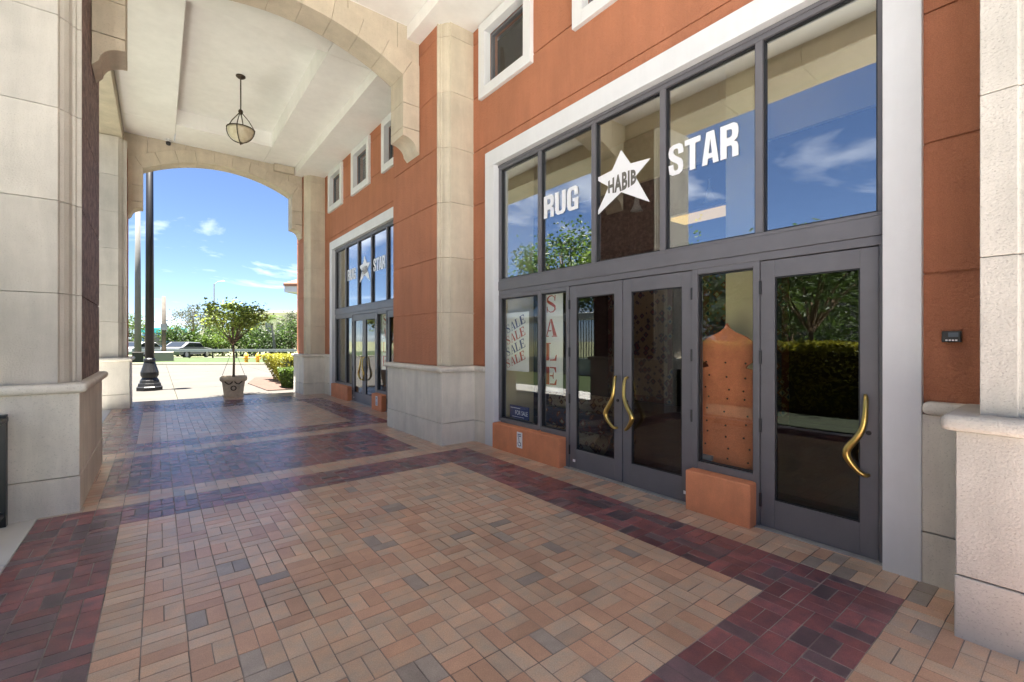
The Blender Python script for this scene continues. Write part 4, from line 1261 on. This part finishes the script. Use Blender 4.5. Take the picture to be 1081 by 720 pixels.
car(198, 41.8, 'silver parked car beyond the guard rail, in front of green bushes', 'car_silver', PI / 2 - YAW)
# green bank, trees, palm
GT = 'trees and bushes beyond the guard rail'
for i, (px, d, rx, h, lm, lb) in enumerate((
        (188, 46, 1.3, 3.3, 'leaf_green', 'green bush right of the wooden pole'), (206, 47, 1.6, 2.3, 'leaf_bright', 'low bright bush behind the silver car'),
        (219, 47, 1.7, 3.3, 'leaf_green', 'tall bright bush left of the potted tree trunk'), (236, 46.5, 1.7, 3.0, 'leaf_bright', 'bush directly behind the potted tree trunk'),
        (255, 47, 1.8, 3.4, 'leaf_bright', 'rounded bush right of the potted tree trunk'), (272, 46.5, 1.6, 3.0, 'leaf_green', 'mid green bush behind the right hydrant'),
        (290, 47, 1.9, 3.0, 'leaf_dark', 'dark bush behind the thin palm trunk'), (308, 46.5, 1.7, 3.5, 'leaf_green', 'bush beside the far right pier above the yellow hedge'), (139, 52, 1.2, 4.6, 'leaf_bright', 'bush at the far left behind the concrete pole'))):
    bush(lb, at(px, d, -.05), rx, rx * .8, h, lm, 40 + i, GT, nc=34, nl=75, cs=.85, ls=.22)
tree('tree', 'tall sparse grey green tree left of the potted tree', at(204, 56, -.05), 5.9, 2.2, 1.6, 'leaf_grey', 61, GT, nc=36, nl=60, cs=.8, ls=.2, tr=.16)
tree('tree', 'sparse grey green tree behind the potted tree crown', at(232, 58, -.05), 5.6, 2.0, 1.5, 'leaf_grey', 62, GT, nc=30, nl=60, cs=.8, ls=.2, tr=.16)
tree('tree', 'thin pale tree near the far right pier', at(307, 52, -.05), 4.9, 1.3, 1.3, 'leaf_grey', 63, GT, nc=20, nl=50, cs=.7, ls=.2, tr=.1)
palm('small palm with leaning pale trunk left of the far right pier', at(290.5, 41, -.05), 3.5, 1.5, 5, GT, lean=(-.35, .2), tr=.10, nf=16, leafm='leaf_bright')
# pale building far behind
t = empty('pale_building', at(300, 95), 'long pale flat roofed building far behind the bushes', 'building')
b = MB(); obox(b, 262, 345, 92, 104, -.1, 7.2); b.build('wall', M['cream'], t, fix=True)
b = MB(); obox(b, 261, 346, 91.7, 104.3, 7.2, 7.7); b.build('parapet', M['white'], t, fix=True)
for k in range(5):
    b = MB(); obox(b, 268 + k * 12, 276 + k * 12, 91.9, 91.99, 3.2, 5.2); b.build('window', M['win_dark'], t, fix=True)
t = empty('ramp_wall', at(205, 70), 'sloping pale concrete ramp wall among the far trees', 'wall')
b = MB()
a0, a1 = at(196, 70), at(226, 70); o_ = P(0, .6)
n = 0
b.v += [tuple(a0 + Vector((0, 0, -.1))), tuple(a1 + Vector((0, 0, -.1))), (a1.x, a1.y, 4.9), (a0.x, a0.y, 1.2)]
b.v += [tuple(Vector(q) + o_) for q in b.v[:4]]
for q in ((0, 1, 2, 3), (7, 6, 5, 4), (0, 4, 5, 1), (1, 5, 6, 2), (2, 6, 7, 3), (3, 7, 4, 0)): b.face(list(q))
b.build('panel', M['cream'], t)
# neighbouring house whose eave shows beside the far pier
t = empty('tiled_house', at(330, 32), 'house with brown tiled eave peeking out beside the far right pier', 'house')
b = MB(); obox(b, 315, 400, 31.2, 42, -.05, 4.75); b.build('wall', M['cream'], t, fix=True)
b = MB(); obox(b, 300, 408, 30.2, 43, 4.75, 5.15); b.build('eave', M['white'], t, bevel=.02, fix=True)
b = MB()
a = [at(299, 30.1, 5.16), at(409, 30.1, 5.16), at(409, 30.1, 5.16) + P(0, 13.2), at(299, 30.1, 5.16) + P(0, 13.2)]
cn = (a[0] + a[1] + a[2] + a[3]) / 4
k1 = [cn + (q - cn) * .25 + Vector((0, 0, 2.2)) for q in a]
b.v += [tuple(q) for q in a] + [tuple(q + Vector((0, 0, .16))) for q in a] + [tuple(q) for q in k1]
for i in range(4):
    k = (i + 1) % 4; b.face([i, k, 4 + k, 4 + i]); b.face([4 + i, 4 + k, 8 + k, 8 + i])
b.face([3, 2, 1, 0]); b.face([8, 9, 10, 11])
b.build('roof', M['tile_roof'], t)

# ------------------------------------------------------------------ the open side, seen mirrored in the glass
t = empty('baluster_fence', (-7, 15, 0), 'white capped fence of black balusters mirrored in the near left window', 'fence')
b = MB(); b.box(-7.25, -6.75, 9.5, 24, 2.42, 2.72); b.build('coping', M['white'], t, bevel=.02)
b = MB(); b.box(-7.2, -6.8, 9.5, 24, -.06, .72); b.build('base', M['white'], t, bevel=.02)
b = MB()
for k in range(96): b.box(-7.02, -6.98, 9.6 + k * .15 - .012, 9.6 + k * .15 + .012, .72, 2.42)
b.build('baluster', M['iron'], t)
GL = 'trees on the open side'
tree('tree', 'round leafed tree mirrored low in the leftmost upper pane', (-13, 21, -.05), 8.6, 3.2, 2.6, 'leaf_green', 71, GL, nc=60, nl=90, cs=1.2, ls=.24, tr=.2)
tree('tree', 'round leafed tree mirrored under the RUG lettering', (-12.5, 15.5, -.05), 7.6, 3.0, 2.4, 'leaf_bright', 72, GL, nc=60, nl=90, cs=1.2, ls=.24, tr=.2)
tree('tree', 'leafy tree mirrored above the hedge in the single door', (-9.5, 6.5, -.05), 4.1, 2.4, 1.4, 'leaf_green', 73, GL, nc=46, nl=90, cs=1.0, ls=.2, tr=.14)
tree('tree', 'leafy tree mirrored in the window with the dome board', (-8.5, 8.5, -.05), 4.0, 1.8, 1.4, 'leaf_bright', 74, GL, nc=36, nl=90, cs=.9, ls=.2, tr=.14)
tree('tree', 'small tree on the open side behind the photographer', (-10, 0.5, -.05), 4.4, 2.4, 1.4, 'leaf_dark', 75, GL, nc=40, nl=80, cs=1.0, ls=.22, tr=.14)
tree('tree', 'wide low tree shading the paved strip beside the open side', (-4.6, 4.2, -.05), 3.9, 1.6, .6, 'leaf_green', 76, GL, nc=44, nl=70, cs=.8, ls=.16, tr=.08)
palm('palm mirrored in the upper corner of the single door', (-6.6, 6.0, -.05), 2.7, 1.7, 9, GL, lean=(.1, .1), tr=.11, nf=18, leafm='leaf_bright')
t = empty('grey_garage', (-26, 5, 0), 'long low grey garage with dark openings mirrored in the door glass', 'building')
b = MB(); b.box(-34, -24, -25, 16, -.06, 5.2); b.build('wall', M['pole_conc'], t)
b = MB(); b.box(-34.2, -23.8, -25.2, 16.2, 5.2, 5.6); b.build('parapet', M['concrete'], t)
for k in range(7):
    b = MB(); b.box(-24.0, -23.95, -23 + k * 5.4, -19 + k * 5.4, 2.6, 4.0); b.build('opening', M['win_dark'], t)
